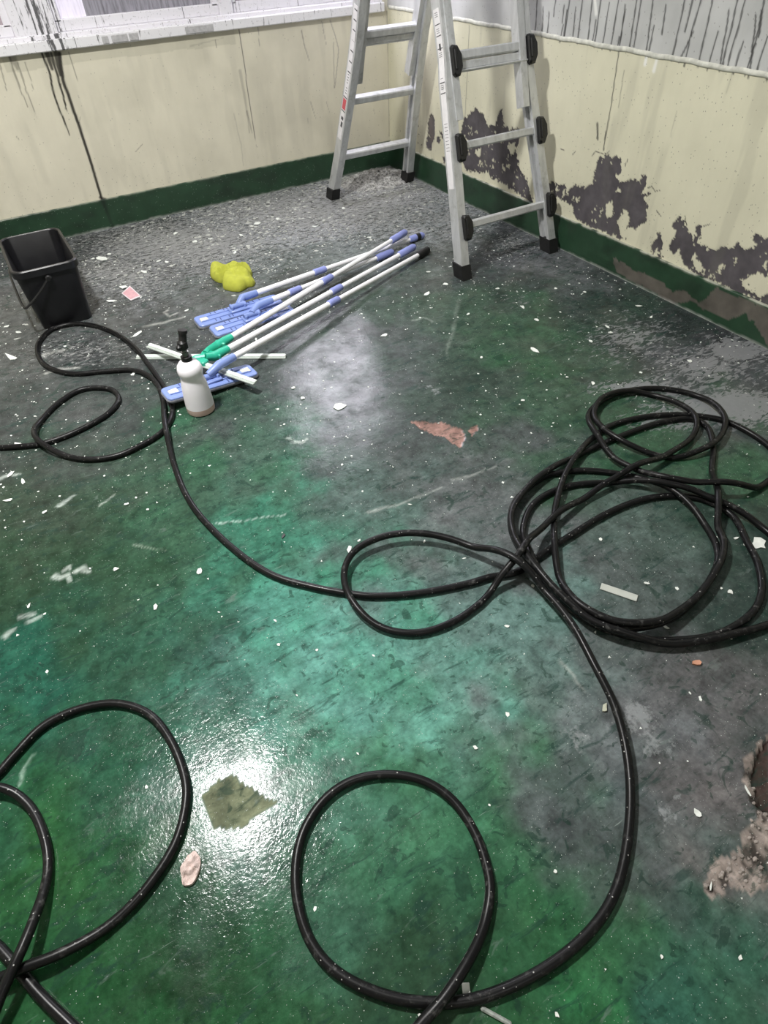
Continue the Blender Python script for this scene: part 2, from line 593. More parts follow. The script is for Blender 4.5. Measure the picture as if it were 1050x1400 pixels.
def floor_mat():
    t = NT('wet_floor_paint')
    paint = t.attr('paint').outputs['Color']
    mk = t.attr('mask')
    m = t.sep(mk.outputs['Color'])
    muck, foam, dull, scuff = m[0], m[1], m[2], mk.outputs['Alpha']
    n6 = t.noise(7, 7, 0.65)
    n20 = t.noise(24, 6, 0.62)
    n80 = t.noise(95, 4, 0.6)
    # mottled wear
    col = t.mix(1.0, paint, t.n('ShaderNodeCombineColor').outputs[0], 'MIX') if False else paint
    k = t.math('MULTIPLY', t.ramp(n20, 0.32, 0.68, 0.62, 1.42), t.ramp(n6, 0.3, 0.7, 0.8, 1.22))
    k = t.math('MULTIPLY', k, t.ramp(n80, 0.3, 0.7, 0.82, 1.18))
    kk = t.n('ShaderNodeCombineColor')
    for i in range(3):
        t.put(kk.inputs[i], k)
    col = t.mix(1.0, col, kk.outputs[0], 'MULTIPLY')
    # wiped smears of dirty water and of thinner paint
    for rz, sc_, a_, c_, st_ in ((0.75, 9, 0.56, (0.014, 0.04, 0.032), 0.62), (0.4, 21, 0.60, (0.012, 0.03, 0.024), 0.55), (-0.5, 13, 0.62, (0.16, 0.20, 0.185), 0.40)):
        sm_ = t.noise(sc_, 6, 0.66, t.pos((1.0, 3.6, 1.0), (0, 0, rz)), 0.7)
        col = t.mix(t.math('MULTIPLY', t.ramp(sm_, a_, a_ + 0.09), st_), col, c_)
    # dark grime in blotches and spots
    g1 = t.math('MULTIPLY', t.ramp(n6, 0.55, 0.66), t.ramp(n20, 0.40, 0.62))
    col = t.mix(t.math('MULTIPLY', g1, 0.8), col, (0.012, 0.028, 0.02))
    spots = t.math('MAXIMUM', t.ramp(t.noise(38, 3, 0.5, dist=0.6), 0.63, 0.68), t.ramp(t.noise(15, 4, 0.55, dist=0.9), 0.635, 0.665))
    col = t.mix(t.math('MULTIPLY', spots, 0.58), col, (0.012, 0.034, 0.024))
    # long fine scratches, two directions
    for rz, sc_, th, c in ((0.9, 1.0, 0.70, (0.012, 0.03, 0.024)), (-0.35, 1.3, 0.715, (0.30, 0.36, 0.33))):
        s = t.noise(6 * sc_, 3, 0.6, t.pos((1.0, 26.0, 1.0), (0, 0, rz)))
        s2 = t.ramp(t.noise(2.3, 2), 0.45, 0.6)
        col = t.mix(t.math('MULTIPLY', t.math('MULTIPLY', t.ramp(s, th - 0.03, th + 0.02), s2), 0.6), col, c)
    # pale scuffs
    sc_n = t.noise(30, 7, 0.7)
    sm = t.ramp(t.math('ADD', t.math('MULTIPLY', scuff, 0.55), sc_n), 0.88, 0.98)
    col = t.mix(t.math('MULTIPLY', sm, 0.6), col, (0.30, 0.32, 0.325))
    # grey muck of loosened paint with dark wet gaps
    mn = t.noise(55, 5, 0.65, t.pos((0.8, 1.3, 1), (0, 0, 0.5)), 0.8)
    mf = t.ramp(t.math('ADD', t.math('MULTIPLY', muck, 0.5), mn), 0.74, 0.84)
    col = t.mix(t.math('MULTIPLY', mf, 0.8), col, (0.27, 0.275, 0.27))
    dk = t.math('MULTIPLY', t.ramp(t.noise(34, 4, 0.6, t.pos((0.9, 2.0, 1), (0, 0, 0.15)), 0.5), 0.52, 0.60), t.ramp(muck, 0.1, 0.4))
    col = t.mix(t.math('MULTIPLY', dk, 0.8), col, (0.018, 0.02, 0.02))
    # foam film drifting on the water
    fn = t.noise(26, 4, 0.6, t.pos((1.0, 2.6, 1), (0, 0, 0.75)), 0.9)
    ff = t.ramp(t.math('ADD', t.math('MULTIPLY', foam, 0.62), fn), 0.80, 0.90)
    ff = t.math('MULTIPLY', ff, t.ramp(foam, 0.15, 0.7, 0.4, 1.0))
    col = t.mix(t.math('MULTIPLY', ff, 0.85), col, (0.22, 0.225, 0.235))
    # minute paint specks
    for sc_, th, pick, c in ((130, 0.13, 0.86, (0.5, 0.54, 0.5)), (300, 0.18, 0.86, (0.40, 0.45, 0.42))):
        d, c2 = t.voro(sc_)
        r = t.sep(c2)
        s = t.math('MULTIPLY', t.math('LESS_THAN', d, th), t.math('GREATER_THAN', r[0], pick))
        s = t.math('MULTIPLY', s, t.ramp(n6, 0.38, 0.6, 0.15, 0.85))
        col = t.mix(s, col, c)
    wetn = t.ramp(t.noise(4.5, 5, 0.6), 0.35, 0.65)
    rough = t.math('ADD', t.ramp(wetn, 0, 1, 0.06, 0.18), t.math('MULTIPLY', t.ramp(n80, 0.3, 0.7), 0.06))
    rough = t.math('MAXIMUM', rough, t.math('MULTIPLY', dull, 0.75))
    rough = t.math('ADD', rough, t.math('MULTIPLY', t.math('MAXIMUM', ff, mf), 0.22))
    nm = t.bump(t.noise(130, 3, 0.55, dist=1.2), 0.17, 0.0020)
    nm = t.bump(n20, 0.16, 0.004, nm)
    nm = t.bump(t.math('MAXIMUM', mf, sm), 0.5, 0.002, nm)
    spec = t.math('MULTIPLY', t.ramp(t.noise(11, 6, 0.68), 0.36, 0.62, 0.06, 0.27), t.ramp(dull, 0, 1, 1.0, 0.3))
    return t.out(col, rough, 0.0, nm, spec)


MAT_FLOOR = floor_mat()
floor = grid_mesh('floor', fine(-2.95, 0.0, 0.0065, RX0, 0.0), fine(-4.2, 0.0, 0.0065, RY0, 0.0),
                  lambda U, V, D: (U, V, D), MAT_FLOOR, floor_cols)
tag(floor, 'wet green painted concrete floor worn to grey patches', kind='structure')


# ---------------------------------------------------------------- walls
def wall_mat():
    t = NT('dirty_wall_paint')
    paint = t.attr('paint').outputs['Color']
    m = t.sep(t.attr('mask').outputs['Color'])
    n1 = t.noise(5, 6, 0.6)
    n2 = t.noise(9, 5, 0.65, t.pos((1, 1, 0.25)))
    k = t.math('MULTIPLY', t.ramp(n1, 0.3, 0.7, 0.95, 1.04), t.ramp(n2, 0.35, 0.7, 1.02, 0.96))
    kk = t.n('ShaderNodeCombineColor')
    for i in range(3):
        t.put(kk.inputs[i], k)
    col = t.mix(1.0, paint, kk.outputs[0], 'MULTIPLY')
    # small splashes, thicker towards the skirting (mask g)
    d, c2 = t.voro(110, t.pos((1, 1, 0.6)))
    r = t.sep(c2)
    s = t.math('MULTIPLY', t.math('LESS_THAN', d, 0.16), t.math('GREATER_THAN', t.math('ADD', r[0], t.math('MULTIPLY', m[1], 0.4)), 0.93))
    col = t.mix(t.math('MULTIPLY', s, 0.6), col, (0.10, 0.095, 0.085))
    nm = t.bump(t.noise(70, 4, 0.6), 0.2, 0.002)
    nm = t.bump(m[0], 0.9, 0.003, nm)
    return t.out(col, t.ramp(n1, 0.3, 0.7, 0.42, 0.6), 0.0, nm, 0.35)


MAT_WALL = wall_mat()
CREAM = lin((214, 209, 190))
CREAM_R = lin((210, 207, 184))
PLASTER = lin((84, 80, 84))
UPPER = lin((186, 187, 186))
BB = 0.15


def wpoly(fn, pts):
    return [fn(*p) for p in pts]


Z3 = lambda pts: zp(pts, 2.9167, 430, 0)
Z5 = lambda pts: zp(pts, 3.1818, 720, 180)
Z4 = lambda pts: zp(pts, 3.0, 700, 0)
Z1 = lambda pts: zp(pts, 3.5, 0, 0)
Z2 = lambda pts: zp(pts, 3.0882, 260, 0)
PEEL = [wpoly(WR, p) for p in (
    Z3([(590, 480), (615, 462), (640, 428), (660, 452), (680, 465), (690, 500), (720, 500), (735, 450), (745, 425), (755, 510), (830, 520), (815, 560), (800, 600), (820, 680), (850, 730), (870, 815), (740, 725), (600, 675), (575, 600)]),
    Z5([(60, 225), (80, 215), (130, 225), (165, 230), (175, 270), (205, 225), (250, 245), (285, 225), (300, 165), (315, 110), (345, 100), (380, 105), (412, 130), (405, 185), (385, 190), (400, 220), (440, 215), (470, 208), (490, 235), (500, 195), (520, 190), (515, 240), (505, 270), (538, 270), (500, 295), (522, 320), (520, 385), (470, 425), (440, 400), (445, 350), (420, 340), (395, 380), (400, 430), (418, 468), (330, 430), (215, 385), (195, 320), (130, 290), (90, 285)]),
    Z5([(575, 425), (592, 480), (588, 545), (545, 525), (538, 490), (562, 478)]),
    Z5([(632, 405), (665, 376), (690, 385), (705, 440), (725, 470), (740, 405), (768, 405), (760, 440), (745, 480), (770, 495), (830, 510), (850, 490), (890, 505), (910, 488), (985, 517), (985, 455), (1000, 443), (1010, 465), (1080, 455), (1080, 620), (1000, 615), (935, 640), (970, 700), (1000, 720), (1080, 690), (1080, 790), (960, 718), (830, 660), (700, 598), (680, 560), (660, 520), (625, 530), (618, 500), (650, 450)]),
    Z3([(455, 470), (475, 452), (482, 520), (462, 600), (445, 590)]), Z3([(497, 525), (520, 528), (526, 548), (505, 552)]),
    Z3([(512, 628), (545, 615), (548, 655), (515, 648)]), Z3([(488, 548), (500, 550), (498, 572), (486, 570)]),
)]
HOLES = [wpoly(WR, p) for p in (
    Z5([(340, 330), (355, 300), (375, 305), (378, 340), (362, 380), (345, 370)]), Z5([(385, 262), (398, 246), (407, 265), (390, 276)]),
    Z5([(203, 292), (215, 280), (230, 290), (215, 305)]), Z5([(715, 530), (735, 520), (745, 570), (770, 605), (740, 608), (722, 570)]),
    Z5([(820, 610), (845, 570), (857, 580), (840, 612)]), Z5([(318, 340), (328, 335), (326, 372), (318, 370)]), Z5([(900, 555), (915, 553), (912, 572), (903, 572)]),
    Z3([(640, 598), (665, 590), (660, 620), (645, 620)]), Z3([(765, 580), (800, 568), (800, 600), (785, 620)]), Z3([(655, 640), (668, 640), (664, 654)]),
    Z3([(680, 462), (718, 458), (712, 500), (690, 505)]), Z3([(660, 690), (685, 685), (710, 715), (705, 728), (670, 712)]),
    Z3([(735, 560), (745, 560), (745, 580)]))]
CRACKS = [Z5([(310, 0), (305, 30)]), Z5([(345, 0), (335, 80)]), Z5([(285, 105), (300, 85), (320, 95), (345, 95), (360, 85)]), Z5([(440, 120), (425, 155)]),
          Z5([(530, 245), (545, 238), (560, 260), (585, 255)]), Z5([(565, 345), (585, 368)]), Z5([(690, 385), (690, 365)]), Z5([(768, 412), (795, 403)]), Z5([(150, 75), (165, 80)]),
          Z5([(200, 100), (215, 85)])]
RDRIP = """237 0 215 150;290 0 268 178;330 0 310 182;365 0 338 192;400 10 370 200;438 0 403 207;465 40 442 182;512 0 480 207;530 0 500 192;578 0 548 236;582 105 558 232;708 0 655 247;740 0 708 130;742 130 684 255;775 0 735 130;735 130 706 272;822 0 762 272;845 130 800 286;925 0 862 272;957 0 882 278;1025 40 968 318;950 170 906 302;1000 180 955 308;1048 150 1003 292;1060 250 1045 330;215 20 206 92;180 0 170 66;152 50 143 155;104 0 93 150;262 30 250 150;210 100 196 172;128 30 122 150;890 40 850 290;630 20 615 140;440 150 432 200;345 80 330 178;226 40 210 165;1000 60 985 210;1035 0 1010 150;70 20 60 130"""


def right_cols(y, z):
    n = len(y)
    top = z > 0.832
    C = np.where(top[:, None], UPPER, CREAM_R).copy()
    D = np.zeros(n)
    relief = np.ones(n)
    vis = (y > -3.0) & (z < 1.1)
    Y, Z = y[vis], z[vis]
    c, d, r = C[vis], D[vis], relief[vis]
    jy = Y + 0.026 * (fbm(Y * 45, Z * 45, 1) - 0.5) + 0.010 * (vnoise(Y * 150, Z * 150, 7) - 0.5)
    jz = Z + 0.030 * (fbm(Y * 45 + 5, Z * 45, 2) - 0.5) + 0.014 * (vnoise(Y * 150 + 9, Z * 90, 8) - 0.5)
    pl = np.zeros(len(Y), bool)
    for p in PEEL:
        pl |= inpoly(jy, jz, p)
    for p in HOLES:
        pl &= ~inpoly(jy, jz, p)
    pn = fbm(Y * 14, Z * 14, 12)
    # islands of paint left standing near the edges
    isl = fbm(Y * 60, Z * 60, 14, 3)
    pl &= ~((isl > 0.70) & (fbm(Y * 9, Z * 9, 15, 2) > 0.52))
    pl |= (isl > 0.80) & (fbm(Y * 6 + 3, Z * 6, 16, 2) > 0.60) & (Z < 0.36)
    c[pl] = PLASTER * (0.55 + 0.8 * pn[pl])[:, None] * (0.8 + 0.4 * isl[pl])[:, None]
    d[pl] = -0.003
    r[pl] = 0.0
    # grime on the upper part and the drips that run down it
    up = Z > 0.832
    gr = fbm(Y * 6, Z * 6, 41)
    c[up] *= (0.75 + 0.42 * gr[up])[:, None]
    wob = 0.006 * (fbm(Z * 30, Y * 3, 50) - 0.5)
    for tok in RDRIP.replace('\n', ';').split(';'):
        a = [float(v) for v in tok.split()]
        p0, p1 = [WR(*q) for q in Z4([(a[0], a[1]), (a[2], a[3])])]
        if a[1] < 5:
            p0 = (p0[0] + (p0[0] - p1[0]) * 1.0, p0[1] + (p0[1] - p1[1]) * 1.0)
        k = stroke(Y + wob, Z, [p0, p1], 0.0026, 0.0034, 0.6)[:, None] * 0.88
        c = c * (1 - k) + lin((38, 38, 38)) * k
    for pts, wd, f in ((Z4([(465, 20), (440, 200), (405, 440), (375, 615)]), 0.0026, 0.85), (Z4([(460, 290), (437, 440)]), 0.0022, 0.45),
                       (Z3([(617, 100), (612, 240), (600, 480)]), 0.0022, 0.6), (Z4([(675, 455), (650, 560)]), 0.002, 0.25), (Z4([(900, 310), (880, 380)]), 0.003, 0.2)):
        k = stroke(Y + wob * 0.5, Z, [WR(*q) for q in pts], wd, wd, 0.6)[:, None] * f
        c = c * (1 - k) + lin((45, 44, 42)) * k
    k = stroke(Y, Z, [WR(*q) for q in Z4([(350, 508), (352, 572)])], 0.006, 0.004)[:, None] * 0.8
    c = c * (1 - k) + lin((50, 48, 46)) * k
    for pts in (Z4([(340, 0), (345, 55)]), Z4([(595, 240), (582, 290)]), Z4([(552, 230), (546, 262)])):
        k = stroke(Y, Z, [WR(*q) for q in pts], 0.006, 0.008)[:, None] * 0.8
        c = c * (1 - k) + lin((230, 230, 226)) * k
    for pts in CRACKS:
        k = stroke(Y + wob, Z, [WR(*q) for q in pts], 0.0024, 0.0014)[:, None] * 0.85
        c = c * (1 - k) + lin((60, 58, 55)) * k
    # faint grey running stains
    st = fbm(Y * 18, Z * 2.2, 61)
    k = (sstep(0.56, 0.74, st) * 0.16 * (Z < 0.832))[:, None]
    c = c * (1 - k) + lin((120, 118, 108)) * k
    # darker soft-edged strip by the corner
    k = (stroke(Y, Z, [WR(575, 60), WR(590, 190)], 0.05, 0.03, 0.9) * 0.35)[:, None]
    c = c * (1 - k) + lin((120, 112, 100)) * k
    C[vis], D[vis], relief[vis] = c, d, r
    K = np.stack([relief, np.clip(0.25 - z, 0, 1) * 2, relief * 0, relief * 0 + 1], 1)
    return C, K, D


wall_right = grid_mesh('wall_right', fine(-2.9, 0.0, 0.0045, RY0, 0.0), fine(0.12, 1.06, 0.0045, 0.0, RH),
                       lambda U, V, D: (-D, U, V), MAT_WALL, right_cols)
tag(wall_right, 'cream wall with peeling paint and grey drip-stained upper part', kind='structure')

BDRIP_LINES = [  # enlarged readings, width start, width end, strength
    (Z1([(200, 255), (235, 340), (262, 470), (300, 560), (333, 645)]), .010, .006, .95), (Z1([(245, 255), (285, 400), (316, 520)]), .012, .006, .92),
    (Z1([(285, 255), (300, 380), (345, 510), (385, 620), (430, 760), (487, 950)]), .014, .012, .96), (Z1([(225, 255), (250, 330)]), .022, .012, .9), (Z1([(268, 255), (288, 360)]), .022, .012, .9),
    (Z1([(290, 400), (320, 530), (332, 575)]), .005, .002, .7),
    (Z1([(45, 275), (80, 380), (130, 512)]), .008, .003, .55), (Z1([(85, 300), (125, 430), (177, 570)]), .006, .003, .55), (Z1([(120, 300), (162, 432)]), .006, .002, .45), (Z1([(0, 310), (32, 437)]), .006, .003, .5),
    (Z1([(60, 275), (85, 330)]), .03, .01, .45), (Z1([(330, 250), (350, 320), (371, 390)]), .004, .002, .55), (Z1([(480, 945), (510, 955)]), .012, .012, .8),
    (Z1([(385, 560), (378, 590)]), .003, .002, .5), (Z1([(650, 725), (682, 690)]), .003, .003, .5), (Z1([(80, 655), (95, 672)]), .003, .002, .5),
    (Z2([(205, 125), (225, 250), (245, 400), (268, 540), (292, 690)]), .0045, .0025, .8), (Z2([(210, 300), (232, 420), (252, 560)]), .016, .007, .28), (Z2([(240, 470), (262, 560)]), .010, .005, .35),
    (Z2([(185, 480), (215, 610), (225, 700)]), .006, .004, .2),
    (Z2([(470, 130), (482, 190), (502, 255)]), .006, .003, .5), (Z2([(590, 85), (612, 150), (627, 210), (618, 300), (610, 370)]), .0045, .0045, .42), (Z2([(605, 180), (608, 370)]), .004, .004, .42),
    (Z2([(555, 90), (575, 190)]), .004, .002, .4), (Z2([(508, 430), (530, 500)]), .004, .002, .5), (Z2([(285, 110), (293, 195)]), .004, .002, .45), (Z2([(575, 430), (590, 480)]), .004, .002, .3),
    (Z2([(495, 500), (500, 550)]), .004, .002, .3), (Z2([(845, 200), (848, 250)]), .004, .002, .4), (Z2([(775, 460), (780, 480)]), .004, .002, .3), (Z2([(105, 170), (112, 200)]), .005, .002, .5),
    (Z2([(830, 0), (838, 300), (840, 575)]), .006, .006, .35), (Z2([(0, 195), (140, 160)]), .006, .003, .2)]  # darker line down the corner where the walls meet, then a faint slanting one


def back_cols(x, z):
    n = len(x)
    C = np.tile(CREAM, (n, 1))
    D = np.zeros(n)
    relief = np.ones(n)
    vis = (x > -2.6) & (z < 1.0)
    X, Z = x[vis], z[vis]
    c = C[vis]
    wob = 0.005 * (fbm(Z * 28, X * 3, 70) - 0.5)
    st = fbm(X * 16, Z * 2.5, 71)
    k = (sstep(0.55, 0.75, st) * 0.10)[:, None]
    c = c * (1 - k) + lin((120, 118, 108)) * k
    pt = fbm(X * 5, Z * 5, 73)
    k = (sstep(0.5, 0.75, pt) * 0.12)[:, None]
    c = c * (1 - k) + lin((150, 147, 130)) * k
    # greyer band under the sill
    band = ((Z > 0.745 + 0.02 * fbm(X * 12, Z * 0, 72)) & (X < -0.95) & (X > -2.1))
    k = (band * 0.30)[:, None]
    c = c * (1 - k) + lin((160, 158, 140)) * k
    for pts, w0, w1, f in BDRIP_LINES:
        k = stroke(X + wob, Z, [WB(*q) for q in pts], w0 * 0.55, w1 * 0.55, 0.45)[:, None] * f
        c = c * (1 - k) + lin((36, 33, 30)) * k
    C[vis] = c
    K = np.stack([relief, np.clip(0.45 - z, 0, 1) * (x < -1.2) * 2.0, relief * 0, relief * 0 + 1], 1)
    return C, K, D


# back wall with its window opening: x -2.95..-0.03, z 0.815..2.25
WX0, WX1, WZ0, WZ1 = -2.95, -0.035, 0.815, 2.25
wall_back = grid_mesh('wall_back', fine(-2.6, 0.0, 0.0045, RX0, 0.0), fine(0.12, WZ0, 0.0045, 0.0, WZ0),
                      lambda U, V, D: (U, 0 * U + D, V), MAT_WALL, back_cols)
tag(wall_back, 'cream wall below the window with dark drips', kind='structure')
MAT_PLAIN = simple('plain_wall_paint', (214, 210, 195), 0.6, var=0.05, scale=6)
b = MB()
b.box(((RX0 + WX0) / 2, 0.1, (WZ0 + RH) / 2), (WX0 - RX0, 0.2, RH - WZ0))
b.box(((WX0 + 0) / 2, 0.1, (WZ1 + RH) / 2), (-WX0, 0.2, RH - WZ1))
b.box(((WX1 + 0) / 2 + 0.0, 0.1, (WZ0 + WZ1) / 2), (-WX1, 0.2, WZ1 - WZ0))
tag(b.build('wall_back_upper', MAT_PLAIN), kind='structure')
b = MB().box((RX0 - 0.05, RY0 / 2, RH / 2), (0.1, -RY0, RH))
tag(b.build('wall_left', MAT_PLAIN), kind='structure')
b = MB().box((RX0 / 2, RY0 - 0.05, RH / 2), (-RX0, 0.1, RH))
tag(b.build('wall_front', MAT_PLAIN), kind='structure')
b = MB().box((RX0 / 2, RY0 / 2, RH + 0.05), (-RX0, -RY0, 0.1))
tag(b.build('ceiling', simple('ceiling_paint', (222, 222, 218), 0.7, var=0.04, scale=5)), kind='structure')


# ---------------------------------------------------------------- skirting
def skirt_mat():
    t = NT('green_skirting_paint')
    paint = t.attr('paint').outputs['Color']
    d, c2 = t.voro(120)
    r = t.sep(c2)
    s = t.math('MULTIPLY', t.math('LESS_THAN', d, 0.17), t.math('GREATER_THAN', r[0], 0.80))
    n = t.noise(12, 5, 0.6)
    k = t.ramp(n, 0.3, 0.7, 0.8, 1.2)
    kk = t.n('ShaderNodeCombineColor')
    for i in range(3):
        t.put(kk.inputs[i], k)
    col = t.mix(1.0, paint, kk.outputs[0], 'MULTIPLY')
    col = t.mix(t.math('MULTIPLY', s, 0.55), col, (0.45, 0.52, 0.45))
    return t.out(col, t.ramp(n, 0.3, 0.7, 0.3, 0.45), 0.0, t.bump(t.noise(60, 4), 0.25, 0.002), 0.45)


MAT_SK = skirt_mat()
GREEN = lin((38, 64, 46))
SKPEEL = wpoly(WR, Z5([(385, 548), (440, 570), (470, 600), (520, 612), (590, 645), (640, 685), (700, 690), (760, 745), (790, 720), (832, 668), (900, 700), (1080, 780), (1080, 960), (1010, 850), (960, 780), (940, 800), (880, 815), (800, 775), (770, 765), (720, 735), (640, 745), (560, 690), (470, 650), (400, 610)]))
SKPEEL2 = wpoly(WR, Z5([(525, 625), (560, 640), (600, 665), (610, 700), (560, 690), (530, 665)]))


def skirt_cols(right):
    def f(u, s):
        # s runs from the floor up the face and then back over the top ledge
        z = np.minimum(s, BB)
        C = np.tile(GREEN, (len(u), 1))
        n1 = fbm(u * 30, s * 30, 81)
        if right:
            jy = u + 0.02 * (fbm(u * 40, s * 40, 82) - 0.5)
            jz = z + 0.02 * (fbm(u * 40 + 4, s * 40, 83) - 0.5)
            pl = (inpoly(jy, jz, SKPEEL) | inpoly(jy, jz, SKPEEL2))
            C[pl] = lin((92, 88, 82)) * (0.75 + 0.5 * n1[pl])[:, None]
        k = (sstep(0.50, 0.72, fbm(u * 7, s * 12, 84)) * 0.5)[:, None]
        C = C * (1 - k) + lin((30, 42, 34)) * k
        # dusty top edge and the tide line on the floor
        k = (sstep(BB - 0.006, BB + 0.004, s + 0.008 * (n1 - 0.5)) * (0.75 if right else 0.4) * sstep(0.35, 0.6, n1 + 0.1))[:, None]
        C = C * (1 - k) + lin((196, 196, 180)) * k
        k = (1 - sstep(0.0, 0.010, s + 0.012 * (n1 - 0.5)))[:, None] * 0.5
        C = C * (1 - k) + lin((190, 192, 188)) * k
        if not right:
            k = stroke(u, s, [WB(139, 270), WB(153, 309)], 0.010, 0.008)[:, None] * 0.55
            C = C * (1 - k) + lin((22, 30, 24)) * k
        return C, np.tile([1.0, 0, 0, 1], (len(u), 1)), np.zeros(len(u))
    return f


SKS = np.r_[np.linspace(0, BB - 0.004, 22), BB, BB + 0.006, BB + 0.014]
TH = 0.013


def skirt_place(right):
    def f(U, S, D):
        z = np.minimum(S, BB)
        off = np.where(S > BB, TH - (S - BB) * (TH / 0.014), TH) - np.where(S >= BB, 0.001, 0)
        if right:
            return (-off, U, z)
        return (U, -off, z)
    return f


tag(grid_mesh('baseboard_right', fine(-2.95, -TH + 0.001, 0.006, RY0, -TH + 0.001), SKS, skirt_place(True), MAT_SK, skirt_cols(True)), 'green skirting with flaked grey stretches', kind='structure')
tag(grid_mesh('baseboard_back', fine(-2.6, -0.0, 0.008, RX0, -0.0), SKS, skirt_place(False), MAT_SK, skirt_cols(False)), 'dark green skirting below the cream wall', kind='structure')

# bead of white paint between the lower and the upper part of the right wall
MAT_TRIM = simple('grimy_white_bead', (196, 196, 186), 0.6, var=0.22, scale=40, bump=0.5)
b = MB()
ys = np.arange(-3.2, -0.001, 0.02)
path = [(0.0, y, 0.834 + 0.0015 * math.sin(y * 23) + 0.001 * math.sin(y * 61)) for y in ys]
b.sweep(path, [(-0.0145 + 0.004 * math.cos(a) * 0, 0.0) if False else (-0.006 * max(0, math.cos(a)), 0.009 * math.sin(a)) for a in np.linspace(-math.pi / 2, math.pi / 2, 7)], (1, 0, 0), (0, 0, 1))
tag(b.build('trim_1', MAT_TRIM, smooth=True), 'thin whitish bead running along the wall', kind='structure')

# ---------------------------------------------------------------- window
def streak_mat(name, rgb, amount, x0=None):
    """white frame with black running stains; heavier around x0"""
    t = NT(name)
    c = lin(rgb)
    n = t.noise(6, 4, 0.6, t.pos((14, 14, 0.9)))
    n2 = t.noise(30, 4, 0.6, t.pos((3, 3, 1)))
    n3 = t.noise(90, 3, 0.6)
    f = t.math('ADD', t.math('MULTIPLY', n, 0.75), t.math('MULTIPLY', n2, 0.25))
    if x0 is not None:
        xx = t.n('ShaderNodeSeparateXYZ')
        t.put(xx.inputs[0], t.pos())
        d = t.math('ABSOLUTE', t.math('SUBTRACT', xx.outputs[0], x0))
        f = t.math('ADD', f, t.ramp(d, 0.0, 0.13, 0.13, 0.0))
    s = t.ramp(f, 0.60 - amount, 0.66 - amount)
    col = t.mix(t.math('MULTIPLY', s, 0.88), tuple(c), (0.018, 0.018, 0.02))
    col = t.mix(t.math('MULTIPLY', t.ramp(n3, 0.62, 0.68), 0.35), col, (0.12, 0.12, 0.13))
    return t.out(col, 0.45, 0.0, t.bump(n2, 0.2, 0.002), 0.4)


MAT_FRAME = streak_mat('white_window_frame', (226, 224, 230), 0.0, -1.86)
MAT_SILL = streak_mat('white_window_sill', (226, 225, 228), 0.005, -1.86)


def pane_mat(name, rgb, emit, dirt=0.5):
    t = NT(name)
    n = t.noise(9, 5, 0.65, t.pos((9, 9, 0.8)))
    n2 = t.noise(5, 4)
    f = t.ramp(n, 0.45, 0.68)
    c = lin(rgb)
    col = t.mix(t.math('MULTIPLY', f, dirt), tuple(c), tuple(c * 0.25))
    t.out(col, t.ramp(n2, 0.3, 0.7, 0.12, 0.3), 0.0, None, 0.5)
    if emit:
        t.put(t.b.inputs['Emission Color'], t.mix(t.math('MULTIPLY', f, dirt * 0.8), (0.93, 0.90, 1.0), (0.35, 0.33, 0.38)))
        t.b.inputs['Emission Strength'].default_value = emit
    return t.mat


MAT_GLASS = pane_mat('dirty_grey_glass', (118, 116, 124), 0.10, 0.8)
MAT_GLASS_PINK = pane_mat('pinkish_glass', (150, 134, 136), 0.12, 0.5)
MAT_GLASS_LIT = pane_mat('daylit_frosted_glass', (225, 222, 235), WINDOW_GLOW, 0.35)
MAT_GLASS_GLOW = pane_mat('pale_lit_glass', (215, 208, 226), 0.2, 0.25)

win = empty('window_1', ((WX0 + WX1) / 2, 0.05, WZ0))
tag(win, 'white framed sliding window streaked with black drips', kind='structure')
# projecting sill
b = MB()
xs = np.arange(WX0, WX1 + 0.001, 0.03)
b.box(((WX0 + WX1) / 2 + 0.0, 0.035, WZ0 + 0.022), (WX1 - WX0, 0.13, 0.044), bev=0.004)
b.build('window_sill', MAT_SILL, win)
# flaking slabs of plaster on the sill's face
MAT_FLAKE = simple('grey_render', (176, 175, 176), 0.8, var=0.18, scale=60, bump=0.4)
for (u0, u1, v0, v1) in ((139, 146, 58, 52), (151, 172, 54, 49), (175, 187, 52, 49), (252, 289, 46, 38)):
    x0, z0 = WB(u0, v0)
    x1, z1 = WB(u1, v1)
    MB().box(((x0 + x1) / 2, -0.0315, WZ0 + 0.020), (abs(x1 - x0), 0.006, 0.030), bev=0.002).build('render_patch', MAT_FLAKE, win)
fy = 0.055


def bar(name, x0, x1, z0, z1, y0=0.02, y1=0.09, m=MAT_FRAME):
    return MB().box(((x0 + x1) / 2, (y0 + y1) / 2, (z0 + z1) / 2), (x1 - x0, y1 - y0, z1 - z0), bev=0.004).build(name, m, win)


bar('frame_bottom', WX0, WX1, WZ0 + 0.04, WZ0 + 0.062, -0.005, 0.12)
bar('frame_top', WX0, WX1, WZ1 - 0.05, WZ1, 0.0, 0.12)
bar('frame_side', WX0, WX0 + 0.05, WZ0 + 0.05, WZ1, 0.0, 0.12)
bar('frame_side', WX1 - 0.045, WX1, WZ0 + 0.05, WZ1, 0.0, 0.12)
bar('mullion', -2.005, -1.815, WZ0 + 0.05, WZ1, 0.005, 0.10)
bar('mullion', -1.005, -0.935, WZ0 + 0.05, WZ1, 0.005, 0.10)
